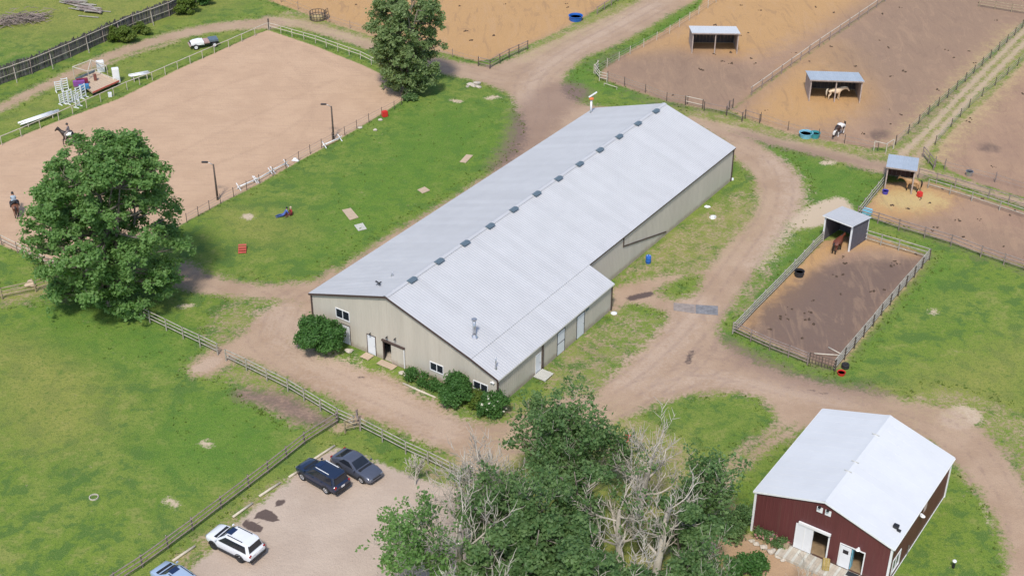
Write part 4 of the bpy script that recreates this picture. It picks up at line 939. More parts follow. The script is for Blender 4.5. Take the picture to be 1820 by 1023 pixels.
def fence(label, pts, h, rails, m, spacing=2.4, top=True, kind='cyl', rs_=.11, ps=.14, pm=None, wire=None, post_extra=.08, zlast=None, cat='fence', name='rail_fence', jit=.03, skip=()):
    """pts: photo pixels of the top rail (top=True) or of the post feet"""
    P = [G(x, y, h if top else 0) for x, y in pts]; P = [Vector((p.x, p.y, 0)) for p in P]
    t = thing(name, label, cat, P[0]); org = P[0]; pm = pm or m; rr = random.Random(len(label) * 7 + 3)
    posts = []
    for a, b in zip(P[:-1], P[1:]):
        n = max(1, round((b - a).length / spacing))
        for i in range(n): posts.append(a.lerp(b, i / n))
    posts.append(P[-1])
    posts = [p + Vector((rr.uniform(-jit, jit), rr.uniform(-jit, jit), 0)) for p in posts]
    for p in posts:
        hh = h + post_extra + rr.uniform(-.04, .04)
        bar('post', t, org, p - Vector((0, 0, .3)), p + Vector((rr.uniform(-.03, .03), rr.uniform(-.03, .03), hh)), ps, ps, pm, 'cyl')
    for i, (a, b) in enumerate(zip(posts[:-1], posts[1:])):
        if i in skip: continue
        d = (b - a).normalized(); side = Vector((-d.y, d.x, 0)) * (ps * .5 + rs_ * .3)
        for z in rails:
            ja, jb = rr.uniform(-.02, .02), rr.uniform(-.02, .02)
            bar('rail', t, org, a - d * .06 + side + Vector((0, 0, z + ja)), b + d * .06 + side + Vector((0, 0, z + jb)), rs_ if kind == 'cyl' else .05, rs_ if kind == 'cyl' else rs_ * 1.3, m, kind)
        for z in (wire or []):
            bar('wire', t, org, a + Vector((0, 0, z)), b + Vector((0, 0, z)), .02, .02, M['steel'], 'box')
    return t
R3 = (.42, .83, 1.24)
W_, WW, WP, WD, WPA = M['wood'], M['wood_warm'], M['wood_pink'], M['wood_dark'], M['wood_pale']
fence('grey three-rail fence from the big tree down to the pasture gate gap', [(206, 527), (385, 611)], 1.28, R3, W_)
fence('grey three-rail fence along the front yard of the long barn', [(400, 621), (510, 675), (598, 727), (628, 740)], 1.28, R3, W_)
fence('grey-brown three-rail fence running down the left side of the parking lot', [(597, 732), (540, 768), (440, 845), (340, 920), (250, 985), (150, 1050)], 1.28, R3, WP, 2.6)
fence('grey three-rail fence from the gate towards the dead trees', [(639, 744), (720, 785), (800, 822), (870, 858)], 1.28, R3, W_)
fence('short three-rail fence stub beside the walk-through gate', [(612, 748), (639, 744)], 1.28, R3, WW, 1.5)
fence('short fence stub rising behind the walk-through gate', [(639, 744), (634, 728)], 1.28, (.8, 1.24), WP, 1.5)
fence('weathered yellowish rail fence at the left edge below the arena', [(-60, 528), (0, 513), (60, 500), (110, 484)], 1.28, R3, WW, 2.6)
lf = fence('pale rail fence at the lower left side of the arena', [(-120, 358), (0, 418), (85, 460), (140, 487)], 1.2, (.6, 1.15), WPA, 2.6, rs_=.09, ps=.11, pm=WP)
fence('white top-rail fence along the upper left side of the arena', [(-120, 289), (0, 243), (102, 200), (224, 146), (269, 129), (380, 82), (476, 41)], 1.15, (1.12,), WPA, 2.5, rs_=.11, ps=.10)
fence('white top-rail fence along the far end of the arena', [(478, 41), (560, 64), (640, 92), (700, 121), (730, 140)], 1.15, (.65, 1.12), WPA, 2.3, rs_=.10, ps=.10)
fence('thin dark-post wire fence along the lawn side of the arena', [(738, 154), (700, 180), (655, 203), (590, 237), (530, 270), (460, 311), (390, 346), (330, 380)], 1.15, (1.1,), WP, 2.1, rs_=.04, ps=.085, pm=WD, wire=(.4, .75))
cp = tag(MB().path([G(478, 52) - Vector((0, 0, .2)), G(478, 52) + Vector((0, 0, 1.6))], .12, 8).obj('corner_post', M['wood_dark']), 'dark corner post at the far end of the arena', 'post')
# wind fence of upright slabs
def slab_fence(label, base, h):
    P = [G(x, y) for x, y in base]; t = thing('slab_fence', label, 'fence', P[0]); org = P[0]; rr = random.Random(5)
    mb = MB()
    for a, b in zip(P[:-1], P[1:]):
        d = (b - a); L = d.length; d.normalize(); s = 0
        while s < L:
            w_ = rr.uniform(.14, .26); p = a + d * (s + w_ / 2) - org; hh = h + rr.uniform(-.3, .12)
            mb.box((p.x, p.y + .1, hh / 2 + .05), (w_, .03, hh), math.atan2(d.y, d.x) + rr.uniform(-.05, .05)); s += w_ + rr.uniform(.0, .05)
    o = mb.obj('slabs', M['slab'], t); o['kind'] = 'stuff'
    for a, b in zip(P[:-1], P[1:]):
        n = max(1, round((b - a).length / 3.0))
        for i in range(n):
            p, q = a.lerp(b, i / n), a.lerp(b, (i + 1) / n)
            bar('post', t, org, p + Vector((0, -.1, -.3)), p + Vector((rr.uniform(-.1, .1), -.1, h - .1)), .15, .15, WP, 'cyl')
            for z, m_ in ((h * .84, WPA), (h * .38, W_)): bar('rail', t, org, p + Vector((0, -.12, z)), q + Vector((0, -.12, z + rr.uniform(-.06, .06))), .10, .10, m_, 'cyl')
            if i % 2: bar('brace', t, org, p + Vector((.5, -1.3, -.1)), p + Vector((0, -.15, h * .7)), .1, .1, W_, 'cyl')
slab_fence('grey weathered slab windbreak fence at the top left', [(-80, 180), (0, 151), (58, 131), (127, 102), (186, 75), (239, 52), (302, 29), (350, 5), (400, -22)], 2.5)
# small paddock
fence('grey four-rail fence on the left side of the small paddock', [(1462, 412), (1304, 573)], 1.3, (.32, .64, .96, 1.27), W_, 2.5, rs_=.12)
fence('grey four-rail fence on the front of the small paddock', [(1304, 573), (1370, 602), (1437, 628)], 1.3, (.32, .64, .96, 1.27), WP, 2.5, rs_=.12)
fence('grey rail fence on the right side of the small paddock', [(1487, 640), (1570, 541), (1655, 443)], 1.3, (.32, .64, .96, 1.27), W_, 2.4, rs_=.12, pm=WD)
fence('grey rail fence on the back of the small paddock', [(1536, 408), (1600, 427), (1655, 443)], 1.3, (.32, .8, 1.27), W_, 2.4, rs_=.12)
ga = G(1438, 645); gb_ = G(1482, 659); gt = thing('wire_gate', 'dark wire gate at the lower corner of the small paddock', 'gate', ga)
for z in (.15, .5, .85, 1.2): bar('rail', gt, ga, ga + Vector((0, 0, z)), gb_ + Vector((0, 0, z)), .05, .05, WD, 'cyl')
for i in range(9): p = ga.lerp(gb_, i / 8); bar('upright', gt, ga, p + Vector((0, 0, .02)), p + Vector((0, 0, 1.22)), .05 if i % 4 else .1, .05 if i % 4 else .1, WD, 'cyl')
for a, b, lb in (((1447, 629), (1493, 633), 'loose white rail lying across the small paddock corner'), ((1472, 618), (1497, 632), 'short pale rail lying in the small paddock corner')):
    tag(MB().path([G(*a) + Vector((0, 0, .08)), G(*b) + Vector((0, 0, .12))], .07, 7).obj('loose_rail', M['wood_pale'], None, True), lb, 'rail')
# long paddock
fence('grey rail fence at the left end of the long paddock', [(1572, 310), (1526, 367)], 1.3, (.32, .8, 1.27), W_, 2.5)
fence('brown-grey rail fence along the front of the long paddock', [(1526, 367), (1600, 391), (1693, 418), (1746, 438), (1830, 466), (1900, 490)], 1.3, (.42, .83, 1.24), WP, 2.8, rs_=.12)
fence('grey rail fence along the back of the long paddock', [(1652, 318), (1730, 341), (1830, 374), (1900, 398)], 1.2, (.5, 1.1), W_, 2.8)
fence('double rail fence beyond the lane behind the long paddock', [(1634, 300), (1700, 318), (1760, 336), (1830, 357), (1900, 378)], 1.25, (.6, 1.2), WP, 2.8)
# far paddocks
fence('pale post fence along the green strip of the top paddock', [(1058, 132), (1120, 97), (1190, 60), (1258, 15), (1300, -15)], 1.25, (), WPA, 3.4, top=False, ps=.12, wire=(.45, .8, 1.15))
fence('small white rail corner at the top paddock gate', [(1063, 108), (1056, 115), (1066, 128), (1079, 131)], 1.3, (.45, .85, 1.25), WPA, 2.4)
fence('thin post fence along the lower edge of the top paddock', [(1080, 142), (1110, 153), (1147, 165), (1185, 180), (1222, 186)], 1.2, (), WD, 3.0, top=False, ps=.1, wire=(.45, .8, 1.1))
fence('pale gate panel with one rail at the top paddock corner', [(1219, 171), (1250, 178)], 1.25, (.5, 1.2), WPA, 3.2, pm=WD)
fence('dark rail fence between the top paddock and the lane', [(1253, 182), (1292, 190), (1297, 180), (1304, 177)], 1.2, (.5, 1.1), WP, 2.6, rs_=.08, pm=WD)
fence('dark rail fence with a pale rail beside the lane', [(1293, 190), (1320, 201), (1326, 196), (1352, 204)], 1.2, (.5, 1.15), WP, 2.4, rs_=.08, pm=WD)
fence('white rail fence dividing the two shelter paddocks', [(1337, 155), (1440, 82), (1560, 1), (1620, -42)], 1.2, (1.15,), WPA, 3.2, pm=WP, rs_=.12, wire=(.6,))
fence('thin post wire fence below the pinto horse', [(1352, 216), (1400, 232), (1455, 246), (1501, 255), (1560, 268)], 1.2, (), WD, 4.2, top=False, ps=.09, wire=(.5, 1.0))
fence('white rail corner at the lower end of the brown paddock', [(1555, 251), (1577, 256), (1590, 248)], 1.25, (1.2,), WPA, 3)
fence('dark post wire fence left of the grassy double track', [(1592, 258), (1614, 238), (1650, 204), (1700, 160), (1760, 104), (1830, 38), (1900, -25)], 1.25, (), WD, 3.6, top=False, ps=.13, wire=(.4, .75, 1.1))
fence('dark post wire fence right of the grassy double track', [(1662, 258), (1690, 226), (1722, 192), (1790, 134), (1860, 70)], 1.2, (), WD, 4.5, top=False, ps=.11, wire=(.4, .75, 1.1))
fence('brown rail gate at the corner of the outer paddock', [(1643, 262), (1662, 285)], 1.3, (.4, .8, 1.25), WP, 2.2)
fence('sparse post fence along the lower edge of the outer paddock', [(1662, 297), (1678, 301), (1768, 324), (1830, 343), (1900, 362)], 1.3, (), WP, 5.5, top=False, ps=.14, wire=(.5, 1.0))
fence('dark gate panels at the lower edge of the orange paddock', [(850, 102), (871, 107), (905, 88), (938, 73)], 1.3, (.45, .85, 1.25), WP, 2.2, pm=WD)
fence('pale rail panels by the top road', [(1062, 13), (1087, -3), (1110, -18)], 1.2, (.5, 1.15), WP, 2.4)
fence('thin post fence along the left edge of the orange paddock', [(470, -8), (530, 17), (585, 40), (660, 62), (760, 90), (850, 115)], 1.2, (), WP, 5.5, top=False, ps=.09, wire=(.5, 1.0))
fence('plank fence at the top right corner of the brown paddock', [(1742, -2), (1800, 8), (1830, 12), (1890, 20)], 1.3, (.4, .8, 1.2), WW, 2.6)
fence('low rail behind the road near the far flue', [(1074, 148), (1096, 155)], .35, (.3,), WPA, 2.6, ps=.08, rs_=.1)

# ------------------------------------------------------------------ trees, shrubs, tufts
def leaves_mesh(name, C, N, size, m, seed, up=.55, aspect=1.35, jitter=.35, extra=None):
    """C: (k,3) leaf centres; N: preferred outward directions"""
    r = np.random.default_rng(seed); k = len(C)
    n = N + r.normal(0, .55, (k, 3)); n[:, 2] += up; n /= np.linalg.norm(n, axis=1)[:, None]
    t = np.cross(n, r.normal(0, 1, (k, 3))); t /= np.linalg.norm(t, axis=1)[:, None] + 1e-9
    b = np.cross(n, t); s = size * (1 + r.uniform(-jitter, jitter, k))[:, None]
    P = np.stack([C - t * s * aspect * .5, C + b * s * .42 - n * s * .10, C + t * s * aspect * .5, C - b * s * .42 - n * s * .10], 1).reshape(-1, 3)
    me = bpy.data.meshes.new(name); me.vertices.add(4 * k); me.vertices.foreach_set("co", P.astype(np.float32).ravel())
    me.loops.add(4 * k); me.loops.foreach_set("vertex_index", np.arange(4 * k)); me.polygons.add(k); me.polygons.foreach_set("loop_start", np.arange(k) * 4)
    me.update(calc_edges=True); me.materials.append(m); return me
def curve_pts(a, b, sag, n=6, rr=None):
    a, b = Vector(a), Vector(b); out = []
    off = Vector((rr.uniform(-1, 1), rr.uniform(-1, 1), 0)) * (b - a).length * .07 if rr else Vector()
    for i in range(n + 1):
        t = i / n; p = a.lerp(b, t); k = 4 * t * (1 - t)
        out.append(p + Vector((0, 0, -sag * k * (b - a).length)) + off * k)
    return out
def crown_tree(name, label, base, H, rx, ry, zc0, nl, per, lsize, seed, leaf, trunk_r=.35, lobe=.30, cat='tree', group=None, squash=.8, shape=None, lean=(0, 0), spread=1.0, leaders=3, cl_r=.62, fill=.25, prof=None):
    rr = random.Random(seed); r = np.random.default_rng(seed)
    t = thing(name, label, cat, base, 0, group)
    zc = (zc0 + H) / 2; rz_ = (H - zc0) / 2
    # lobes on and in the crown envelope
    lobes = []
    for i in range(nl):
        v = r.normal(0, 1, 3); v /= np.linalg.norm(v)
        k = rr.uniform(.25, 1.0) ** .5 if i < nl * (1 - fill) else rr.uniform(.15, .6)
        c = np.array([v[0] * rx * k, v[1] * ry * k, zc + v[2] * rz_ * k * .92])
        if prof:
            f = (i + rr.random()) / nl; zz = f; a = rr.uniform(0, 2 * math.pi); pr = np.interp(zz, np.linspace(0, 1, len(prof)), prof)
            k = rr.uniform(.35, 1.0) ** .55 if i % 4 else rr.uniform(.1, .6)
            lr_ = lobe * min(rx, ry); c = np.array([math.cos(a) * (rx - lr_ * .6) * pr * k, math.sin(a) * (ry - lr_ * .6) * pr * k, zc0 + lr_ * .5 + zz * (H - zc0 - lr_ * 1.2)])
        elif shape: 
            f = shape((c[2] - zc0) / (H - zc0)); c[0] *= f; c[1] *= f
        c[0] += lean[0] * c[2] / H; c[1] += lean[1] * c[2] / H
        lobes.append((c, lobe * min(rx, ry) * rr.uniform(.65, 1.3)))
    br = MB()
    # leaders
    lead = []
    fork = Vector((lean[0] * .1, lean[1] * .1, max(.8, zc0 * .8)))
    br.path([(0, 0, -.3), (0, 0, .3), (fork.x * .5, fork.y * .5, fork.z * .5), tuple(fork)], [trunk_r * 1.35, trunk_r, trunk_r * .9, trunk_r * .8], 9)
    nodes = [fork]
    for i in range(leaders):
        a = 2 * math.pi * i / leaders + rr.uniform(-.4, .4); d = rr.uniform(.12, .4) * spread
        e = Vector((lean[0] * .8 + rx * d * math.cos(a), lean[1] * .8 + ry * d * math.sin(a), zc0 + (H - zc0) * rr.uniform(.6, .88)))
        pp = curve_pts(fork, e, .06, 9, rr); n = len(pp)
        br.path(pp, [trunk_r * .62 * (1 - .85 * q / (n - 1)) + .02 for q in range(n)], 7); lead += pp[1:]
    Cs, Ns = [], []
    for c, lr in lobes:
        cv = Vector(c)
        cand = min(lead, key=lambda p: (p - cv).length + (2.5 if p.z > cv.z - .2 else 0))
        pp = curve_pts(cand, cv, .05, 5, rr); r0 = min(trunk_r * .3, .05 + .02 * (cv - cand).length)
        br.path(pp, [r0 * (1 - .8 * q / 5) for q in range(6)], 5)
        for _ in range(7):
            v = r.normal(0, 1, 3); v /= np.linalg.norm(v); v[2] = abs(v[2]) * .8
            e = cv + Vector(v * lr * .95); br.path(curve_pts(pp[rr.randint(2, 5)], e, .03, 3, rr), [.028, .022, .016, .010], 4, False)
        k = int(per * (lr / (lobe * min(rx, ry))) ** 2)
        # clumps inside the lobe
        ncl = max(4, k // 26)
        v = r.normal(0, 1, (ncl, 3)); v /= np.linalg.norm(v, axis=1)[:, None]; v[:, 2] = np.where(v[:, 2] < -.35, -v[:, 2], v[:, 2])
        cc = c + v * (lr * r.uniform(.45, 1.12, ncl) ** .7)[:, None] * np.array([1, 1, squash])
        w_ = r.integers(0, ncl, k)
        g = r.normal(0, 1, (k, 3)); q = cc[w_] + g * cl_r * .38 * np.array([1, 1, .7])
        Cs.append(q); Ns.append(v[w_] * .7)
    br.obj('trunk', M['bark'], t, True)
    C = np.concatenate(Cs); N = np.concatenate(Ns)
    ok = C[:, 2] > .25; me = leaves_mesh('crown', C[ok], N[ok], lsize, leaf, seed); put('crown', me, t)
    return t
def H_at(b, py): return hgt(b, py)
b_big = G(196, 540); Hb = 18.4
crown_tree('poplar_tree', 'big round green poplar tree beside the arena', b_big, Hb, 8.3, 6.8, .3, 190, 330, .27, 3, L_POP, .45, .185, leaders=8, lean=(1.7, 0), spread=1.3, cl_r=.62, prof=[.72, .98, 1.0, .92, .76, .46])
b_far = G(728, 164)
crown_tree('poplar_tree', 'tall grey-green poplar tree at the far arena corner', b_far, 13.3, 5.4, 4.8, .3, 150, 210, .27, 5, L_FAR, .38, .20, leaders=8, spread=1.0, cl_r=.62, prof=[.55, .86, .98, 1.0, .96, .72])
# stand of half-dead trees at the bottom
def dead_tree(label, base, H, seed, tr=.28, lean=(0, 0), limbs=7, spread=.75, leaf=None, nleaf=0, fork=.30, tw=1.0, group=None):
    rr = random.Random(seed); t = thing('dead_tree', label, 'tree', base, 0, group); br = MB(); tips = []
    def grow(p, d, ln, r0, lev):
        n = (6, 7, 6, 5)[lev]; pts = [p]; q = Vector(p); dd = Vector(d); jit = (.05, .13, .15, .16)[lev]; upb = (0, .13, .15, .12)[lev]
        for i in range(n):
            dd = (dd + Vector((rr.gauss(0, jit), rr.gauss(0, jit), upb))).normalized()
            q = q + dd * ln / n; pts.append(q.copy())
        r1 = r0 * (.45, .34, .34, .35)[lev]
        br.path(pts, [r0 + (r1 - r0) * i / n for i in range(n + 1)], 7 if lev < 2 else (5 if lev == 2 else 4), False)
        if lev >= 3:
            tips.append(pts[-1]); tips.append(pts[3]); return
        kids = [limbs, rr.randint(5, 7), rr.randint(4, 7)][lev]
        for k in range(kids):
            f = fork + (1 - fork) * (k + rr.random()) / kids if lev == 0 else .22 + .78 * (k + rr.random()) / kids
            i = min(int(f * n), n - 1); s = pts[i].lerp(pts[i + 1], f * n - i)
            dr = (pts[i + 1] - pts[i]).normalized(); a = k * 2.4 + rr.uniform(-.5, .5)
            u = dr.orthogonal().normalized(); v = dr.cross(u); side = u * math.cos(a) + v * math.sin(a)
            an = rr.uniform(.7, 1.25) * (spread / .75) if lev == 0 else rr.uniform(.45, 1.0)
            nd = dr * math.cos(an) + side * math.sin(an)
            if nd.z < .05: nd.z = abs(nd.z) * .4 + .05
            grow(s, nd.normalized(), ln * (rr.uniform(.50, .72) * (1 - .25 * f) if lev == 0 else rr.uniform(.40, .62)), (r0 + (r1 - r0) * f) * rr.uniform(.36, .50) if lev < 2 else .020 * tw, lev + 1)
    grow(Vector((0, 0, -.3)), Vector((lean[0], lean[1], 1)).normalized(), H * .62, tr, 0)
    br.obj('branches', M['dead'], t, True)
    if leaf and tips:
        r = np.random.default_rng(seed); T = np.array([tuple(p) for p in tips]); w_ = r.integers(0, len(T), nleaf // 14)
        cc = T[w_] + r.normal(0, .35, (len(w_), 3)); C = np.repeat(cc, 14, 0) + r.normal(0, .22, (len(w_) * 14, 3))
        put('foliage', leaves_mesh('foliage', C, np.zeros_like(C), .22, leaf, seed), t)
    return t
# leafy understory of the stand
LT = [
    ('dense dark green tree in the middle of the stand at the bottom', (955, 1085), 895, 3.4, 3.2, 1.0, 34, 460, L_DARK, 31),
    ('green tree on the right side of the stand by the worn path', (1212, 1015), 880, 2.6, 2.2, .5, 20, 420, L_DARK, 34),
    ('leafy tree at the bottom of the stand in front of the bare limbs', (1050, 1150), 950, 3.2, 2.6, 1.0, 24, 400, L_DARK, 35),
    ('low green tree in the gap behind the central bare limbs', (1030, 985), 850, 2.4, 2.0, .4, 14, 260, L_DARK, 36),
    ('green tree behind the leftmost bare tree', (885, 1090), 930, 2.6, 2.4, .5, 18, 330, L_DARK, 37),
    ('loose green tree filling the middle of the stand', (1015, 985), 815, 3.2, 2.6, .5, 26, 240, L_DARK, 39),
    ('loose green tree at the foot of the tall left bare tree', (880, 1000), 870, 2.8, 2.2, .5, 20, 220, L_DARK, 40),
    ('low green growth at the bottom right of the stand', (1190, 1120), 985, 2.8, 2.4, .4, 18, 380, L_DARK, 38)]
for lb, p, ty_, rx, ry, z0, nl, per, lf_, sd_ in LT:
    b_ = G(*p); crown_tree('leafy_tree', lb, b_, hgt(b_, ty_), rx, ry, z0, nl, per, .24, sd_, lf_, .2, .28, leaders=4, cl_r=.55, group='leafy trees of the bottom stand')
# label, base pixel, row of the top, seed, trunk radius, lean, limbs, spread, leaf, leaf count
DT = [
    ('bare dead tree standing highest above the left of the stand', (872, 965), 752, 41, .40, (.02, .02), 13, .85, None, 0),
    ('bare dead tree at the lower left of the stand with pale limbs', (818, 1075), 835, 42, .38, (.02, 0), 9, .9, L_DARK, 500),
    ('bare dead tree behind the red box with a fan of pale twigs', (1128, 925), 735, 43, .38, (.10, .06), 10, .8, None, 0),
    ('bare dead tree in the centre of the stand with curved limbs', (1102, 1010), 830, 44, .34, (-.04, 0), 9, .95, L_DARK, 700),
    ('bare dead tree at the right of the stand with a leaning trunk', (1163, 1035), 835, 45, .38, (.08, .04), 9, .9, None, 0),
    ('bare dead tree at the bottom right with tangled low limbs', (1112, 1140), 930, 46, .34, (0, 0), 9, .95, None, 0),
    ('bare dead tree at the bottom edge left of the middle', (850, 1190), 960, 48, .32, (-.05, .02), 9, .9, None, 0),
    ('half-dead tree at the top of the stand near the barn corner', (985, 885), 690, 47, .20, (.02, .02), 8, .8, L_DARK, 6400),
    ('half-dead leafy tree between the barn corner and the red box', (1045, 895), 712, 50, .20, (.02, .02), 8, .8, L_DARK, 5600),
    ('half-dead leafy tree at the left edge over the parking lot', (735, 1110), 905, 51, .18, (-.06, 0), 9, .8, L_POP, 4200),
    ('half-dead leafy tree on the right side above the worn path', (1228, 955), 795, 52, .16, (.03, .02), 9, .8, L_DARK, 4200),
    ('half-dead leafy tree in the middle left of the stand', (930, 1010), 800, 53, .20, (0, 0), 8, .8, L_DARK, 5200),
    ('half-dead leafy tree at the bottom right by the maroon barn bed', (1240, 1110), 950, 54, .16, (.03, 0), 9, .8, L_DARK, 1800),
    ('bare dead tree between the fence end and the leftmost tall one', (838, 985), 790, 55, .30, (-.05, .02), 10, .85, None, 0),
    ('thin dead tree at the left edge over the gravel lot', (738, 862), 802, 49, .08, (-.05, .02), 6, .7, None, 0)]
for lb, p, ty_, sd_, tr, ln_, nb, sp, lf_, nlf in DT:
    b_ = G(*p); dead_tree(lb, b_, hgt(b_, ty_) * .97, sd_, tr, ln_, nb, sp, lf_, nlf, tw=1.5 if not nlf or nlf < 1000 else .95, group='dead and half-dead trees of the bottom stand')
dead_tree('small bare sapling in front of the maroon barn apron', G(1432, 1075), 5.2, 60, .07, (0, .1), 5, .5, tw=.6)
def shrub(label, base, rx, ry, h, leaf, seed, per=520, lsize=.17, name='shrub', nl=16, flowers=None, cat='bush'):
    t = crown_tree(name, label, base, h, rx, ry, .02, nl, per, lsize, seed, leaf, .08, .42, cat, None, .85, leaders=4, cl_r=.45)
    if flowers:
        r = np.random.default_rng(seed); n = 20; v = r.normal(0, 1, (n, 3)); v /= np.linalg.norm(v, axis=1)[:, None]; v[:, 2] = abs(v[:, 2])
        C = v * np.array([rx, ry, h * .55]) * .98 + np.array([0, 0, h * .45]); C = np.repeat(C, 4, 0) + r.normal(0, .04, (n * 4, 3))
        put('blossom', leaves_mesh('blossom', C, np.repeat(v, 4, 0), .13, flowers, seed), t)
    return t
shrub('large dark green bush at the left corner of the long barn', G(570, 622), 2.15, 1.9, 3.0, L_BUSH, 61, 900, .18, nl=24)
shrub('dark green bush between the two low barn windows', G(810, 712), 1.5, 1.3, 2.5, L_BUSH, 62, 700, nl=18)
shrub('low bright green bush under the last barn window', G(848, 722), 1.1, .9, 1.2, L_GRASS, 63, 420, .15, nl=12)
shrub('rose bush with white blossoms at the barn corner', G(876, 736), 1.3, 1.2, 1.9, L_BUSH, 64, 480, .15, nl=14, flowers=leafmat('white_petal', (.7, .68, .55), (.8, .8, .72)))
shrub('round green shrub beside the slab fence near the top', G(334, 26), 1.6, 1.4, 2.5, L_GRASS, 65, 420, .24, nl=12)
shrub('wide green shrub halfway along the slab fence', G(212, 74), 2.4, 1.3, 2.3, L_GRASS, 66, 420, .24, nl=14)
shrub('small green shrub right of the wide one by the slab fence', G(252, 60), 1.4, 1.0, 1.5, L_GRASS, 67, 300, .22, nl=9)
shrub('green shrub at the very top by the end of the slab fence', G(360, 10), 1.3, 1.0, 1.6, L_BUSH, 68, 300, .24, nl=9)
shrub('dark low shrub at the foot of the far poplar tree', G(727, 178), 1.0, .7, .9, L_DARK, 69, 260, .2, nl=8)
shrub('slim green shrub at the left corner of the maroon barn', G(1320, 935), .7, .7, 1.9, L_DARK, 70, 320, .15, nl=8)
shrub('loose green shrub beside the worn path left of the maroon barn', G(1290, 945), 1.5, 1.2, 1.5, L_DARK, 71, 420, .17, nl=12)
shrub('green shrub at the bottom by the bare sapling', G(1330, 1015), 1.5, 1.1, 1.2, L_BUSH, 72, 380, .16, nl=10)
shrub('dusty shrub at the bottom edge left of the bare sapling', G(1265, 1030), 1.6, 1.2, 1.5, L_DARK, 73, 380, .17, nl=12)
# flower bed along the barn
for i, (u, lb) in enumerate(((3.4, 'tall flower clump nearest the sliding barn door'), (4.5, 'second flower clump along the barn bed'), (5.5, 'third flower clump along the barn bed under the window'), (6.5, 'last flower clump of the barn bed beside the dark bush'))):
    shrub(lb, barn_w(u, -1.0, 0), .6, .55, rnd.uniform(.8, 1.2), L_BUSH, 80 + i, 200, .13, 'flower_clump', 7, L_DRY, 'plant')
for i, (x, y, lb) in enumerate(((1350, 955, 'pink flower clump at the left of the maroon barn bed'), (1372, 962, 'dark flower clump in the maroon barn bed'), (1392, 970, 'flower clump beside the brown box of the maroon barn'))):
    shrub(lb, G(x, y), .55, .45, .7, L_DARK, 90 + i, 140, .13, 'flower_clump', 6, leafmat('pink_petal%d' % i, (.45, .2, .2), (.6, .35, .33)), 'plant')

# grass tufts: long grass along fences and in the fields
def tufts():
    r = np.random.default_rng(4)
    pts, hs = [], []
    U = np.column_stack([r.uniform(-88, 88, 230000), r.uniform(70, 222, 230000)])
    i = np.clip(((U[:, 0] - ax[0]) / STEP).astype(int), 0, len(ax) - 1) + 14; j = np.clip(((U[:, 1] - ay[0]) / STEP).astype(int), 0, len(ay) - 1) + 14
    bare = np.max(np.stack([d_arena + .1, d_road + .5, d_lot + .3, d_pad + .35]), 0).reshape(SH)[j, i]
    lush = v_lush.reshape(SH)[j, i]; edge = np.exp(-np.clip(-bare, 0, 9) / .8)
    inb = (np.abs((U[:, 0] - o1.x) * math.cos(AZ1) - (U[:, 1] - o1.y) * math.sin(AZ1)) < 12.6) & (((U[:, 0] - o1.x) * math.sin(AZ1) + (U[:, 1] - o1.y) * math.cos(AZ1)) > -.1) & (((U[:, 0] - o1.x) * math.sin(AZ1) + (U[:, 1] - o1.y) * math.cos(AZ1)) < 52)
    pn = np.sin(U[:, 0] * .9 + np.sin(U[:, 1] * .7) * 2) * np.sin(U[:, 1] * .8 + np.sin(U[:, 0] * .5) * 2)
    keep = (bare < 0) & ~inb & (r.random(len(U)) < .03 * (lush > 0) + .55 * edge * (bare > -1.6))
    U = U[keep]; lu = lush[keep]; k = len(U); nb = 3
    h = r.uniform(.04, .12, k) * (1 + .7 * (lu > 0) + .5 * edge[keep])
    base = np.repeat(np.column_stack([U, np.zeros(k)]), nb, 0) + np.column_stack([r.normal(0, .09, (k * nb, 2)), np.zeros(k * nb)])
    hh = np.repeat(h, nb) * r.uniform(.6, 1.3, k * nb); a = r.uniform(0, 2 * math.pi, k * nb); w_ = r.uniform(.04, .10, k * nb)
    dx, dy = np.cos(a) * w_, np.sin(a) * w_; tip = base + np.column_stack([r.normal(0, .10, (k * nb, 2)), hh])
    P = np.stack([base - np.column_stack([dx, dy, 0 * dx]), base + np.column_stack([dx, dy, 0 * dx]), tip], 1).reshape(-1, 3); n = k * nb
    me = bpy.data.meshes.new('grass_tufts'); me.vertices.add(3 * n); me.vertices.foreach_set("co", P.astype(np.float32).ravel())
    me.loops.add(3 * n); me.loops.foreach_set("vertex_index", np.arange(3 * n)); me.polygons.add(n); me.polygons.foreach_set("loop_start", np.arange(n) * 3)
    me.update(calc_edges=True); me.materials.append(L_GRASS); o = put('grass_tufts', me)
    tag(o, 'loose tufts of longer grass over the fields', 'grass', kind='stuff')
tufts()

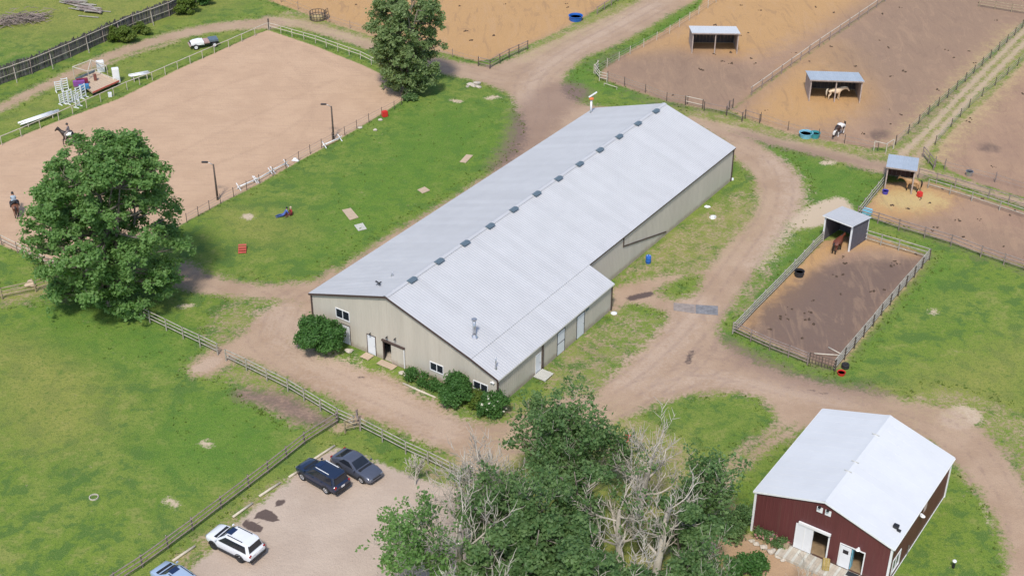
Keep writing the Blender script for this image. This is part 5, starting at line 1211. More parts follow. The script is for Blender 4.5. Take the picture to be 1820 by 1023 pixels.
# ------------------------------------------------------------------ vehicles
def loft(rings, cap=True):
    mb = MB(); n = len(rings[0]); V = [p for r in rings for p in r]; F = []
    for i in range(len(rings) - 1):
        for j in range(n):
            k = (j + 1) % n; F.append((i * n + j, i * n + k, (i + 1) * n + k, (i + 1) * n + j))
    if cap: F.append(tuple(range(n))); F.append(tuple(reversed(range((len(rings) - 1) * n, len(rings) * n))))
    return mb.add(V, F)
def vehicle(label, a, b, paint, kind, rack=True, sunroof=True, name='parked_car', wheel_m=None, cladding=None):
    """a: ground pixel under the front axle middle-left side ... handled as centre + heading in world"""
    c, hd = a, b
    t = thing(name, label, 'car', c, hd)
    S = dict(suv=dict(L=4.85, W=1.92, zb=.46, hood=1.08, belt=1.16, roof=1.82, wb=2.79, wr=.39, ws=(1.10, .22), rear=(-2.25, -2.02)),
             cross=dict(L=4.60, W=1.85, zb=.40, hood=.98, belt=1.05, roof=1.62, wb=2.68, wr=.35, ws=(1.15, .2), rear=(-2.15, -1.70)),
             coupe=dict(L=4.76, W=1.88, zb=.30, hood=.86, belt=.93, roof=1.38, wb=2.72, wr=.34, ws=(.72, -.12), rear=(-2.05, -.95)))[kind]
    hl, hw, wr = S['L'] / 2, S['W'] / 2, S['wr']; zb, hz, bz, rz = S['zb'], S['hood'], S['belt'], S['roof']
    def ring(x, w_, z0, z1, crown):
        P = []
        pts = [(.80, 0), (.97, .16), (1.0, .45), (.985, .75), (.93, .93), (.78, 1.0)]
        for q, f in pts: P.append((x, w_ * q, z0 + (z1 - z0) * f))
        P.append((x, w_ * .4, z1 + crown)); P.append((x, -w_ * .4, z1 + crown))
        for q, f in reversed(pts): P.append((x, -w_ * q, z0 + (z1 - z0) * f))
        return P
    wsx, rsx = S['ws'][0], S['rear'][0]
    st = [(-hl, hw * .86, zb + .12, bz * .86, .0), (-hl + .08, hw * .94, zb, bz * .94, .01), (-hl + .35, hw * .985, zb - .06, bz, .02), (-hl + 1.0, hw, zb - .08, bz, .0), (0, hw, zb - .08, bz, .0), (wsx, hw, zb - .08, bz - .01, .02),
          (wsx + .25, hw * .995, zb - .08, hz + .04, .05), (hl - .65, hw * .97, zb - .08, hz, .05), (hl - .28, hw * .93, zb - .04, hz - .06, .04), (hl - .08, hw * .84, zb + .02, hz - .20, .02), (hl, hw * .70, zb + .10, hz - .34, .0)]
    bo = loft([ring(*s) for s in st]).obj('body', paint, t, 'auto')
    # greenhouse
    fx, rx_ = S['ws'][1], S['rear'][1]; wb_, wt = hw * .93, hw * .76
    def sect(z, k):   # outline at height fraction k
        x1 = wsx + .1 + (fx - wsx - .1) * k; x0 = rsx + (rx_ - rsx) * k; w_ = wb_ + (wt - wb_) * k
        return [(x1, w_ * .86, z - .0), (x1 - .12, w_, z), ((x0 + x1) / 2, w_ * 1.012, z), (x0 + .14, w_ * .985, z), (x0, w_ * .86, z), (x0, -w_ * .86, z), (x0 + .14, -w_ * .985, z), ((x0 + x1) / 2, -w_ * 1.012, z), (x1 - .12, -w_, z), (x1, -w_ * .86, z)]
    zz = [(bz - .06, 0), (bz + (rz - bz) * .88, .88), (rz - .03, .965), (rz, 1.08)]
    rings = [sect(z, k) for z, k in zz]
    top = [(p[0] * .98 - .0, p[1] * .86, rz + .015) for p in rings[-1]]
    gh = loft([rings[0], rings[1], rings[2], top]).obj('cabin', paint, t, 'auto')
    # glass, set 6 mm proud of the cabin skin
    def gl(P, nm='window', m_=None):
        P = [Vector(p) for p in P]; n = (P[1] - P[0]).cross(P[3] - P[0]).normalized(); cc = sum(P, Vector()) / 4
        if n.dot(cc - Vector((-.3, 0, 1.0))) < 0: n = -n
        MB().add([p + n * .016 for p in P] + [p - n * .02 for p in P], [(0, 1, 2, 3), (7, 6, 5, 4), (0, 4, 5, 1), (1, 5, 6, 2), (2, 6, 7, 3), (3, 7, 4, 0)]).obj(nm, m_ or M['glass'], gh)
    z0, z1 = bz + .015, bz + (rz - bz) * .86
    def xy(z, side):  # front / rear x and half width at height z
        k = (z - (bz - .06)) / (rz - bz + .06) * .97
        return wsx + .1 + (fx - wsx - .1) * k, rsx + (rx_ - rsx) * k, wb_ + (wt - wb_) * k
    f0, r0, w0 = xy(z0, 0); f1, r1, w1 = xy(z1, 0)
    gl([(f0 + .01, -w0 * .84, z0), (f0 + .01, w0 * .84, z0), (f1 + .01, w1 * .84, z1), (f1 + .01, -w1 * .84, z1)], 'windshield')
    gl([(r0 - .01, w0 * .80, z0 + .03), (r0 - .01, -w0 * .80, z0 + .03), (r1 - .01, -w1 * .80, z1), (r1 - .01, w1 * .80, z1)], 'rear_window')
    MB().box((wsx + .24, 0, hz + .085), (.26, hw * 1.5, .03)).obj('cowl', M['black'], t, False, .01)
    cuts = [.02, .38, .70, .985] if kind != 'coupe' else [.05, .55, .80]
    for s_ in (-1, 1):
        q4 = []
        for z in (z0, z1):
            f_, r_, w_ = xy(z, 0)
            q4 += [((f_ - .16) + ((r_ + .16) - (f_ - .16)) * u, s_ * w_ * 1.012, z) for u in (cuts[0] + .01, cuts[-1] - .01)]
        B = [Vector(q4[i]) for i in (0, 1, 3, 2)]; nb_ = Vector((0, s_, .25)).normalized()
        MB().add([p + nb_ * .008 for p in B] + [p - nb_ * .02 for p in B], [(0, 1, 2, 3), (7, 6, 5, 4), (0, 4, 5, 1), (1, 5, 6, 2), (2, 6, 7, 3), (3, 7, 4, 0)]).obj('pillar_trim', M['black'], gh)
        for i in range(len(cuts) - 1):
            u0, u1 = cuts[i] + .006, cuts[i + 1] - .006
            def pt(u, z):
                f_, r_, w_ = xy(z, 0); x = (f_ - .16) + ((r_ + .16) - (f_ - .16)) * u; return (x, s_ * w_ * 1.012, z)
            P = [pt(u0, z0), pt(u1, z0), pt(u1, z1), pt(u0, z1)]
            if s_ < 0: P = P[::-1]
            gl(P)
    wx = S['wb'] / 2 - .02; off = .08
    wm = wheel_m or M['steel']
    for sx in (-1, 1):
        for s_ in (-1, 1):
            x = sx * wx + off; wh = MB()
            o_ = put('wheel', _car_tyre(wr), t); o_.location = (x, s_ * (hw - .10), wr); o_.rotation_euler = (math.pi / 2 * -s_, 0, 0)
            r_ = put('rim', _car_rim(wr, wm), o_); r_.location = (0, 0, .0)
            arch = MB(); n = 14
            for i in range(n):
                a0, a1 = math.pi * i / n - .1, math.pi * (i + 1) / n - .1
                if i == 0: pass
                ri, ro = wr * 1.04, wr * 1.22; y0, y1 = s_ * (hw - .14), s_ * (hw + .012)
                Q = [(x + q * math.cos(a), y, wr + q * math.sin(a)) for y in (y0, y1) for a in (a0, a1) for q in (ri, ro)]
                arch.add(Q, [(0, 1, 3, 2), (4, 6, 7, 5), (0, 4, 5, 1), (2, 3, 7, 6), (1, 5, 7, 3), (0, 2, 6, 4)])
            arch.obj('wheel_arch', cladding or M['plastic_dark'], t)
    MB().box((-hl + .08, 0, zb + .10), (.26, hw * 1.84, .34)).obj('bumper', cladding or M['plastic_dark'], t, 'auto', .05)
    MB().box((hl - .16, 0, zb + .10), (.24, hw * 1.55, .24)).obj('bumper', cladding or M['plastic_dark'], t, 'auto', .05)
    MB().box((hl - .05, 0, hz - .33), (.07, hw * .95, .2)).obj('grille', M['black'], t, False, .01)
    for s_ in (-1, 1):
        MB().box((hl - .16, s_ * hw * .66, hz - .24), (.2, .36, .14)).obj('headlight', M['steel'], t, 'auto', .03)
        MB().box((-hl + .07, s_ * hw * .80, bz * .86), (.12, .22, .2)).obj('tail_light', TAIL, t, 'auto', .02)
        MB().box((wsx - .05, s_ * (hw + .08), bz + .08), (.14, .2, .14)).obj('mirror', paint, t, 'auto', .03)
        MB().box((0.02, s_ * (hw + .0), zb - .04), (S['wb'] - 2 * wr - .1, .10, .2)).obj('sill', cladding or M['plastic_dark'], t)
        for x in ((.15, -.85) if kind != 'coupe' else (-.35,)): MB().box((x, s_ * (hw + .012), bz - .16), (.2, .03, .035)).obj('door_handle', paint, t)
    MB().box((-hl - .01, 0, bz * .74), (.02, .36, .17)).obj('number_plate', M['white'], t)
    if sunroof: MB().box((.12 if kind != 'coupe' else -.5, 0, rz + .018), (.52, wt * 1.05, .02)).obj('sunroof', GLASSB, t)
    if rack:
        for s_ in (-1, 1):
            rk = MB().beam((-1.45, s_ * wt * .80, rz + .07), (.05, s_ * wt * .80, rz + .07), .05, .04).obj('roof_rail', rack if not isinstance(rack, bool) else M['steel'], t)
            for x in (-1.4, 0): MB().box((x, s_ * wt * .80, rz + .035), (.07, .05, .06)).obj('rail_foot', M['plastic_dark'], rk)
    if kind != 'coupe': MB().box((rx_ - .02, 0, rz - .02), (.26, wt * 1.6, .04)).obj('spoiler', cladding or paint, t)
    return t
_ct = {}
def _car_tyre(wr):
    if ('t', wr) not in _ct: _ct[('t', wr)] = MB().lathe([(wr * .62, -.11), (wr * .9, -.12), (wr, -.07), (wr, .07), (wr * .9, .12), (wr * .62, .11), (wr * .62, -.11)], 24).mesh('wheel', M['rubber'], True)
    return _ct[('t', wr)]
def _car_rim(wr, m):
    if ('r', wr, m.name) not in _ct:
        mb = MB().lathe([(wr * .63, .06), (wr * .60, .10), (wr * .54, .08), (.0, .06)], 20)
        for i in range(6):
            a = i * math.pi / 3; mb.beam((.04 * math.cos(a), .04 * math.sin(a), .085), (wr * .58 * math.cos(a), wr * .58 * math.sin(a), .095), .06, .03)
        _ct[('r', wr, m.name)] = mb.mesh('rim', m)
    return _ct[('r', wr, m.name)]
TAIL = mat('tail_lamp', (.35, .02, .02), .25, 0, .1)
GLASSB = mat('sunroof_glass', (.015, .03, .08), .05, 0, .1, spec=.7)
def paint(name, c, metal=.0, rough=.3): return mat(name, c, rough, metal, .06, 1.5, coat=.6)
def car_at(front_px, rear_px, side_off, wb):
    """ground pixels of the two near-side wheel contacts -> centre and heading"""
    A, B = G(*front_px), G(*rear_px); d = (A - B).normalized(); n = Vector((-d.y, d.x, 0))
    c = (A + B) / 2 + n * side_off - d * .08; c.z = 0.0
    return c, math.atan2(d.y, d.x)
c, h = car_at((539, 852), (580.5, 876), -.85, 2.79)
vehicle('dark blue SUV parked nose to the kerb log', c, h, paint('dark_blue_paint', (.013, .023, .055)), 'suv', M['white'])
c, h = car_at((379, 973), (430, 999), -.85, 2.79)
vehicle('white SUV with black cladding parked beside dark wet patches', c, h, paint('white_car_paint', (.72, .74, .78)), 'suv', M['black'], wheel_m=M['plastic_dark'])
c, h = car_at((644, 858), (604, 834), .84, 2.72)
vehicle('grey coupe facing out of the lot next to the dark blue SUV', c, h, paint('graphite_paint', (.115, .128, .17), .4), 'coupe', False, False)
c = G(316, 1042); 
vehicle('light blue car cut off by the bottom edge of the picture', c, h + math.pi + .02, paint('light_blue_paint', (.33, .43, .58)), 'cross', M['black'])
for i, (a, b, lb) in enumerate((((513.5, 849), (531, 838.5), 'kerb log under the nose of the dark blue SUV'), ((558, 817), (595, 793), 'kerb log behind the grey coupe'), ((461, 883), (498, 859), 'kerb log above the dark wet patches'), ((414, 920), (449, 895), 'kerb log above the white SUV'), ((307, 998), (347, 971), 'kerb log between the white SUV and the light blue car'))):
    A, B = G(*a), G(*b); up = Vector((0, 0, .1))
    tag(MB().path([A + up, A.lerp(B, .5) + up * 1.1, B + up], [.11, .105, .10], 9).obj('kerb_log', M['log'], None, True), lb, 'log')

# ------------------------------------------------------------------ animals and people
def skinned(name, V, E, m, parent, sub=1, mats=None, pick=None, root=0):
    me = bpy.data.meshes.new(name); me.from_pydata([v[:3] for v in V], E, []); o = bpy.data.objects.new(name, me); COL.objects.link(o)
    md = o.modifiers.new('s', 'SKIN'); md.use_smooth_shade = True
    if not me.skin_vertices:
        bm = bmesh.new(); bm.from_mesh(me); bm.verts.layers.skin.verify(); bm.to_mesh(me); bm.free()
    for i, v in enumerate(V):
        sv = me.skin_vertices[0].data[i]; r = v[3]; sv.radius = (r, r) if not isinstance(r, tuple) else r; sv.use_root = (i == root)
    s2 = o.modifiers.new('d', 'SUBSURF'); s2.levels = sub; s2.render_levels = sub
    dg = bpy.context.evaluated_depsgraph_get(); dg.update()
    out = bpy.data.meshes.new_from_object(o.evaluated_get(dg)); bpy.data.objects.remove(o); bpy.data.meshes.remove(me)
    out.name = name; out.materials.clear()
    for q in (mats or [m]): out.materials.append(q)
    if pick:
        for p in out.polygons: p.material_index = pick(p.center)
    out.polygons.foreach_set("use_smooth", [True] * len(out.polygons))
    return put(name, out, parent)
def horse(label, loc, rz, pose, coat, mane_m, legs='stand', pick=None, mats=None, scale=1.0):
    t = thing('horse', label, 'horse', loc, rz); t.scale = (scale,) * 3
    V = [(-.52, 0, 1.26, .31), (0, 0, 1.20, .335), (.45, 0, 1.22, .30)]; E = [(0, 1), (1, 2)]
    nk = dict(stand=[(.74, 0, 1.42, .20), (.98, 0, 1.68, .14), (1.14, 0, 1.88, .12), (1.30, 0, 1.74, .11), (1.52, 0, 1.50, .075)],
              low=[(.78, 0, 1.36, .20), (1.10, 0, 1.44, .14), (1.34, 0, 1.46, .12), (1.50, 0, 1.30, .10), (1.66, 0, 1.05, .075)],
              graze=[(.74, 0, 1.14, .20), (1.02, 0, .86, .14), (1.20, 0, .60, .12), (1.26, 0, .40, .10), (1.22, 0, .14, .075)])[pose]
    p = 2
    for q in nk: V.append(q); E.append((p, len(V) - 1)); p = len(V) - 1
    poll = V[5]
    for s_ in (-1, 1):
        V.append((poll[0] - .02, s_ * .06, poll[2] + .16, .03)); E.append((5, len(V) - 1))
    sw = dict(stand=[(0, 0), (0.06, 0), (0, .04), (-.05, 0)], walk=[(.22, .0), (-.22, .05), (-.2, .06), (.25, 0)])[legs]
    k = 0
    for s_ in (-1, 1):
        o_ = sw[k]; k += 1
        ch = [(-.60, s_ * .15, 1.06, .20), (-.46 + o_[0] * .3, s_ * .17, .80, .125), (-.70 + o_[0] * .8, s_ * .16, .50, .072), (-.66 + o_[0], s_ * .16, .15 + o_[1], .05), (-.60 + o_[0], s_ * .16, .04 + o_[1], .062)]
        p = 0
        for q in ch: V.append(q); E.append((p, len(V) - 1)); p = len(V) - 1
    for s_ in (-1, 1):
        o_ = sw[k]; k += 1
        ch = [(.48, s_ * .15, .98, .16), (.46 + o_[0] * .4, s_ * .155, .76, .092), (.50 + o_[0] * .9, s_ * .15, .45, .062), (.48 + o_[0], s_ * .15, .15 + o_[1], .046), (.53 + o_[0], s_ * .15, .04 + o_[1], .062)]
        p = 2
        for q in ch: V.append(q); E.append((p, len(V) - 1)); p = len(V) - 1
    skinned('body', V, E, coat, t, 1, mats, pick)
    MB().path([(-.80, 0, 1.36), (-.94, 0, 1.26), (-.98, 0, 1.0), (-.96, .02, .7), (-.93, .02, .42)], [.06, .08, .095, .08, .03], 8).obj('tail', mane_m, t, True)
    mn = MB(); pr = (.55, 0, 1.50) if pose != 'graze' else (.55, 0, 1.44)
    ridge = [Vector(pr)] + [Vector((q[0], 0, q[2] + q[3] * (.85 if pose != 'graze' else .75))) for q in nk[:3]]
    mn.path([tuple(p_ + Vector((0, .03, 0))) for p_ in ridge], [.04, .07, .07, .04], 6); mn.obj('mane', mane_m, t, True)
    return t
PALO = mat('palomino_coat', (.66, .48, .31), .6, 0, .2, 3, col2=(.72, .58, .42)); PALOM = mat('cream_mane', (.72, .62, .48), .7)
BAY = mat('bay_coat', (.15, .042, .022), .5, 0, .2, 3); BLK = mat('black_hair', (.014, .011, .010), .6)
BUCK = mat('buckskin_coat', (.48, .28, .13), .6, 0, .2, 3); DKB = mat('dark_brown_coat', (.028, .019, .017), .5, 0, .2, 3)
CHES = mat('chestnut_coat', (.16, .065, .035), .5, 0, .2, 3)
PIN = mat('pinto_coat', (.74, .70, .66), .6, 0, 1, 1.05, col2=(.05, .026, .02))
bp_ = PIN.node_tree
for n in bp_.nodes:
    if n.bl_idname == 'ShaderNodeMapRange': n.inputs[1].default_value = .44; n.inputs[2].default_value = .47
    if n.bl_idname == 'ShaderNodeTexNoise': n.inputs['Detail'].default_value = 1.0
lowleg = lambda c: 1 if c.z < .52 else 0
horse('palomino horse standing sideways inside the blue-roofed double shelter', G(1484, 181) + Vector((0, .7, 0)), 0.02, 'low', PALO, PALOM, mats=[PALO], scale=1.14)
horse('pinto horse grazing on the brown paddock near the teal tubs', G(1491, 241), math.radians(228), 'graze', PIN, BLK, scale=1.2)
horse('bay horse with its tail to the camera in the small dark shelter', G(1487, 447), math.radians(52), 'low', BAY, BLK, mats=[BAY, BLK], pick=lowleg, scale=1.1)
horse('buckskin horse at the open end of the small shelter with the straw', G(1619, 339), math.radians(162), 'low', BUCK, BLK, mats=[BUCK, BLK], pick=lambda c: 1 if c.z < .4 or (c.x > 1.5) else 0, scale=1.1)
RID1 = G(126, 257); RID2 = G(30, 382)
horse('black-brown horse trotting left in the arena with a rider', RID1, math.radians(174), 'stand', DKB, BLK, 'walk', scale=1.15)
horse('chestnut horse walking away at the left edge of the arena with a rider', RID2, math.radians(112), 'stand', CHES, BLK, 'walk', mats=[CHES, BLK], pick=lowleg, scale=1.15)
def rider(label, loc, rz, shirt, legm, helm):
    t = thing('person', label, 'person', loc, rz); t.scale = (1.13,) * 3
    V = [(-.02, 0, 1.62, (.17, .15)), (-.02, 0, 1.86, (.15, .13)), (.0, 0, 2.10, (.17, .13)), (.01, 0, 2.24, .06), (.03, 0, 2.36, .095), (.04, 0, 2.46, .085)]; E = [(0, 1), (1, 2), (2, 3), (3, 4), (4, 5)]
    for s_ in (-1, 1):
        p = 2
        for q in ((0.0, s_ * .21, 2.08, .065), (.06, s_ * .25, 1.84, .05), (.28, s_ * .14, 1.74, .04), (.36, s_ * .10, 1.74, .035)): V.append(q); E.append((p, len(V) - 1)); p = len(V) - 1
        p = 0
        for q in ((.06, s_ * .20, 1.58, .12), (.34, s_ * .38, 1.40, .09), (.22, s_ * .41, 1.05, .065), (.18, s_ * .41, .86, .05), (.32, s_ * .42, .82, .045)): V.append(q); E.append((p, len(V) - 1)); p = len(V) - 1
    def pick(c):
        if c.z > 2.2: return 2
        if c.z > 1.66: return 2 if c.x > .31 else 0
        return 3 if c.z < 1.0 else 1
    skinned('body', V, E, None, t, 1, [shirt, legm, M['skin'], M['black']], pick)
    MB().lathe([(.125, 2.40), (.135, 2.44), (.12, 2.52), (.07, 2.58), (.0, 2.60)], 14, (.03, 0, 0)).obj('helmet', helm, t, True)
    MB().add([(.13, -.08, 2.42), (.22, -.05, 2.41), (.22, .05, 2.41), (.13, .08, 2.42), (.13, -.08, 2.435), (.22, -.05, 2.425), (.22, .05, 2.425), (.13, .08, 2.435)], [(4, 5, 6, 7), (3, 2, 1, 0), (1, 2, 6, 5)]).obj('helmet_peak', helm, t)
    return t
rider('rider in grey top and dark helmet on the black-brown horse', RID1, math.radians(174), mat('grey_top', (.22, .2, .21), .8), mat('beige_breeches', (.3, .26, .23), .8), M['black'])
rider('rider in pale blue top and black helmet on the chestnut horse', RID2, math.radians(112), mat('pale_blue_top', (.42, .52, .62), .8), mat('dark_breeches', (.05, .05, .07), .8), M['black'])
for loc, rz, lb, m_ in ((RID1, math.radians(174), 'white saddle pad and saddle on the black-brown horse', M['white']), (RID2, math.radians(112), 'dark saddle on the chestnut horse', M['plastic_dark'])):
    s_ = thing('saddle', lb, 'saddle', loc, rz); s_.scale = (1.15,) * 3; mb = MB(); R = []
    for x in (-.38, -.1, .2): R.append([(x, .36 * math.sin(a), 1.2 + .36 * math.cos(a)) for a in np.linspace(-1.5, 1.5, 11)])
    V = [p for r in R for p in r]; mb.add(V, [(i * 11 + j, i * 11 + j + 1, (i + 1) * 11 + j + 1, (i + 1) * 11 + j) for i in range(2) for j in range(10)]); mb.obj('saddle_pad', m_, s_, True)
    MB().path([(-.36, 0, 1.62), (-.2, 0, 1.57), (0, 0, 1.55), (.14, 0, 1.60)], [.12, .15, .13, .07], 8).obj('seat', M['plastic_dark'], s_, True)
def sitter(label, loc, rz, shirt, legm, hair, lying=False, sc=1.0):
    t = thing('person', label, 'person', loc, rz); t.scale = (sc,) * 3
    lean = -.35 if lying else .08
    V = [(0, 0, .15, (.16, .14)), (lean * .5, 0, .38, (.15, .12)), (lean, 0, .62, (.17, .12)), (lean * 1.1, 0, .74, .06), (lean * 1.1 + .02, 0, .86, .095), (lean * 1.1 + .02, 0, .95, .08)]; E = [(0, 1), (1, 2), (2, 3), (3, 4), (4, 5)]
    for s_ in (-1, 1):
        p = 2
        arm = ((lean - .02, s_ * .21, .58, .06), (lean - .14, s_ * .28, .32, .045), (lean - .2, s_ * .30, .06, .038), (lean - .12, s_ * .32, .035, .03)) if lying else ((lean, s_ * .2, .58, .06), (lean + .1, s_ * .25, .36, .045), (lean + .34, s_ * .12, .36, .038), (lean + .42, s_ * .08, .37, .03))
        for q in arm: V.append(q); E.append((p, len(V) - 1)); p = len(V) - 1
        p = 0
        for q in ((.1, s_ * .13, .14, .10), (.46, s_ * .18, .34 if not lying else .16, .075), (.70, s_ * .16, .08, .055), (.84, s_ * .17, .07, .045)): V.append(q); E.append((p, len(V) - 1)); p = len(V) - 1
    def pick(c):
        if c.z > .72: return 2
        if c.x > .16 or c.z < .2: return 1 if c.x > -.2 else 2
        return 0
    skinned('body', V, E, None, t, 1, [shirt, legm, M['skin']], pick)
    MB().lathe([(.09, -.06), (.115, .0), (.105, .07), (.06, .12), (0, .13)], 12, (lean * 1.1 - .01, 0, .89)).obj('hair', hair, t, True)
    return t
sitter('person in blue with black hair sitting on the lawn', G(504, 384), math.radians(200), mat('blue_shirt', (.08, .14, .42), .8), mat('blue_trousers', (.04, .08, .25), .8), M['black'], True, 1.1)
sitter('person in dark red with pale hair sitting on the lawn', G(519, 382), math.radians(215), mat('dark_red_shirt', (.3, .03, .03), .8), mat('dark_red_trousers', (.13, .02, .025), .8), mat('pale_hair', (.6, .45, .32), .8), False, 1.1)

# ------------------------------------------------------------------ arena furniture and odds and ends
def lamp_post(label, foot, topy, head_dx):
    b = G(*foot); h_ = hgt(b, topy); t = thing('lamp_post', label, 'lamp post', b)
    MB().path([(0, 0, -.3), (0, 0, h_ * .5), (0, 0, h_)], [.13, .11, .09], 9).obj('pole', M['wood_dark'], t, True)
    MB().path([(0, 0, h_ - .1), (head_dx * .5, 0, h_ + .15), (head_dx, 0, h_ + .25)], .04, 6).obj('arm', M['steel'], t, True)
    MB().box((head_dx * 1.25, 0, h_ + .27), (.75, .32, .14)).obj('lamp_head', M['plastic_dark'], t, 'auto', .05)
lamp_post('tall lamp post on the arena fence nearer the far poplar', (593, 247), 189, -.75)
lamp_post('tall lamp post on the arena fence nearer the big poplar', (387, 355), 292, -.75)
def cavaletti(label, a, b):
    A, B = G(*a), G(*b); t = thing('cavaletti', label, 'jump pole', A); d = (B - A); n = Vector((-d.y, d.x, 0)).normalized()
    MB().path([Vector((0, 0, .38)), d + Vector((0, 0, .38))], .075, 8).obj('pole', M['white'], t, True)
    for f in (.05, .95):
        for s_ in (-1, 1): MB().beam(d * f + n * s_ * .38, d * f - n * s_ * .38 + Vector((0, 0, .75)), .09, .07).obj('cross_leg', M['white'], t)
cavaletti('white cavaletti by the lamp post nearer the far poplar', (575, 263), (606, 249)); cavaletti('white cavaletti at the middle of the lawn-side arena fence', (484, 308), (510, 294))
cavaletti('white cavaletti second from the big poplar', (455, 325), (483, 309)); cavaletti('white cavaletti closest to the big poplar', (423, 338), (455, 324))
rock(G(525, 286), .4, 'white block beside the lawn-side arena fence', 101, None, .6, M['white'])
for i, (x, y, r, lb) in enumerate(((836, 151, .42, 'cream rock of the pile at the top of the lawn'), (842, 154, .36, 'middle rock of the pile at the top of the lawn'), (848, 150, .46, 'grey rock of the pile at the top of the lawn'), (851, 156, .38, 'front rock of the pile at the top of the lawn'), (831, 155, .26, 'smallest rock of the pile at the top of the lawn'))): rock(G(x, y), r, lb, 110 + i)
rock(G(55, 508), .55, 'tan stump-like boulder by the yellowish rail fence', 120, None, .8, M['pad'])
for i, (x, y) in enumerate(((667, 232), (640, 228), (676, 214))): rock(G(x, y), .3, ['small rock below the arena fence near the red box', 'small rock farther down the arena fence', 'small rock right under the red box'][i], 130 + i)
def pole_stack(label, a, b, n, seed, z=.55):
    rr = random.Random(seed); A, B = G(*a), G(*b); t = thing('pole_stack', label, 'jump poles', A); d = B - A; nn = Vector((-d.y, d.x, 0)).normalized()
    for i in range(n):
        o_ = nn * (i - n / 2) * .13; s0 = rr.uniform(-.35, .1); 
        MB().path([o_ + d * (s0 * .15) + Vector((0, 0, z + rr.uniform(0, .15))), o_ + d * (1 + rr.uniform(-.1, .12)) + Vector((0, 0, z + rr.uniform(0, .15)))], .06, 7).obj('pole', M['white'], t, True)
    for f in (.15, .85):
        for s_ in (-1, 1): MB().beam(d * f + nn * s_ * .45 + Vector((0, 0, -.05)), d * f + nn * s_ * .45 + Vector((0, 0, z)), .1, .1).obj('leg', M['wood_pale'], t)
        MB().beam(d * f - nn * .5 + Vector((0, 0, z - .08)), d * f + nn * .5 + Vector((0, 0, z - .08)), .1, .08).obj('crossbar', M['wood_pale'], t)
pole_stack('stack of white jump poles at the left of the arena fence', (38, 227), (100, 205), 8, 1); pole_stack('stack of white poles on a stand right of the jump trailer', (232, 145), (265, 138), 7, 2, .75)
def standard(label, p, rz, h_=1.7, wd=.75, m_=None):
    t = thing('jump_standard', label, 'jump stand', G(*p), rz); m_ = m_ or M['white']
    for s_ in (-1, 1):
        MB().box((s_ * wd / 2, 0, h_ / 2), (.1, .1, h_)).obj('upright', m_, t); MB().box((s_ * wd / 2, 0, .05), (.1, .8, .1)).obj('foot', m_, t)
    for i in range(5): MB().box((0, 0, .3 + i * (h_ - .4) / 4), (wd, .05, .1)).obj('slat', m_, t)
for i, (x, y, r_, lb) in enumerate(((112, 185, .9, 'white jump stand nearest the arena at the left'), (119, 183, .9, 'second white jump stand from the left by the arena fence'), (126, 184, 1.0, 'third white jump stand from the left by the arena fence'), (133, 180, .9, 'fourth white jump stand from the left by the arena fence'), (141, 176, 1.0, 'fifth white jump stand from the left by the arena fence'), (150, 174, 1.1, 'white jump stand touching the flat trailer'), (105, 163, .5, 'white jump stand farthest left behind the others'), (117, 160, .5, 'white jump stand in the back row of the group'), (139, 190, 1.2, 'grey-white jump stand leaning by the arena rail'))): standard(lb, (x, y), r_, 1.5 + .2 * (i % 3))
tr = thing('flat_trailer', 'low flat trailer with a tan deck and an orange-red plank by the arena', 'trailer', G(180, 156))
q = [G(x, y) - G(180, 156) for x, y in ((136, 150), (170, 135), (213, 152), (166, 173))]
for i in range(9):
    a, b = i / 9, (i + .95) / 9; MB().prism([(p.x, p.y) for p in (q[0].lerp(q[1], a), q[0].lerp(q[1], b), q[3].lerp(q[2], b), q[3].lerp(q[2], a))], .5, .58).obj('deck_plank', M['pad'], tr)
for a, b, m_, z in ((0, 1, M['ventblue'], .72), (1, 2, M['wood_pale'], .66), (2, 3, M['redfade'], .66), (3, 0, M['wood_warm'], .62)): MB().beam(q[a] + Vector((0, 0, z)), q[b] + Vector((0, 0, z)), .12, .3 if a == 0 else .16).obj('side_board', m_, tr)
for p in q: w__ = MB().path([p * .8 + Vector((0, -.12, .27)), p * .8 + Vector((0, .12, .27))], .27, 14).obj('wheel', M['rubber'], tr)
fr = thing('pipe_frame', 'pale square pipe frame with slanting bars behind the jump trailer', 'frame', G(160, 138)); fq = [G(x, y, 1.7) - G(160, 138) for x, y in ((129, 119), (161, 107), (189, 117), (156, 127))]
for i in range(4):
    MB().beam(fq[i], fq[(i + 1) % 4], .1, .1).obj('rail', M['wood_pale'], fr); MB().path([Vector((fq[i].x, fq[i].y, -.1)), fq[i]], .05, 6).obj('leg', M['wood_pale'], fr)
ap = (fq[0] + fq[2]) / 2 + Vector((0, 1.0, .5))
for i in range(4): MB().beam(fq[i], ap, .08, .08).obj('slant_bar', M['wood_pale'], fr)
for i, (x, y, dx, dy, dz, m_, lb, z) in enumerate(((208, 146, .9, .8, 2.0, M['white'], 'tall white box standing on the right end of the jump trailer', 0), (180, 127, 1.0, .9, 1.5, M['white'], 'white crate behind the jump trailer', 0), (141, 152, 1.5, .7, .7, mat('purple_box', (.28, .08, .32), .6), 'purple flower box at the left end of the jump trailer', .6), (147, 149, 1.5, .7, .7, mat('maroon_box', (.22, .02, .05), .6), 'maroon flower box beside the purple one', .6), (150, 158, 1.3, .7, .6, mat('blue_box', (.05, .22, .42), .6), 'blue flower box beside the jump stands', .6), (170, 143, .4, .4, .9, mat('brown_keg', (.2, .07, .05), .6), 'small brown box standing on the jump trailer deck', .58))):
    tag(move(MB().box((0, 0, dz / 2), (dx, dy, dz)).obj('jump_box', m_, None, False, .04), G(x, y, z), .35), lb, 'box')
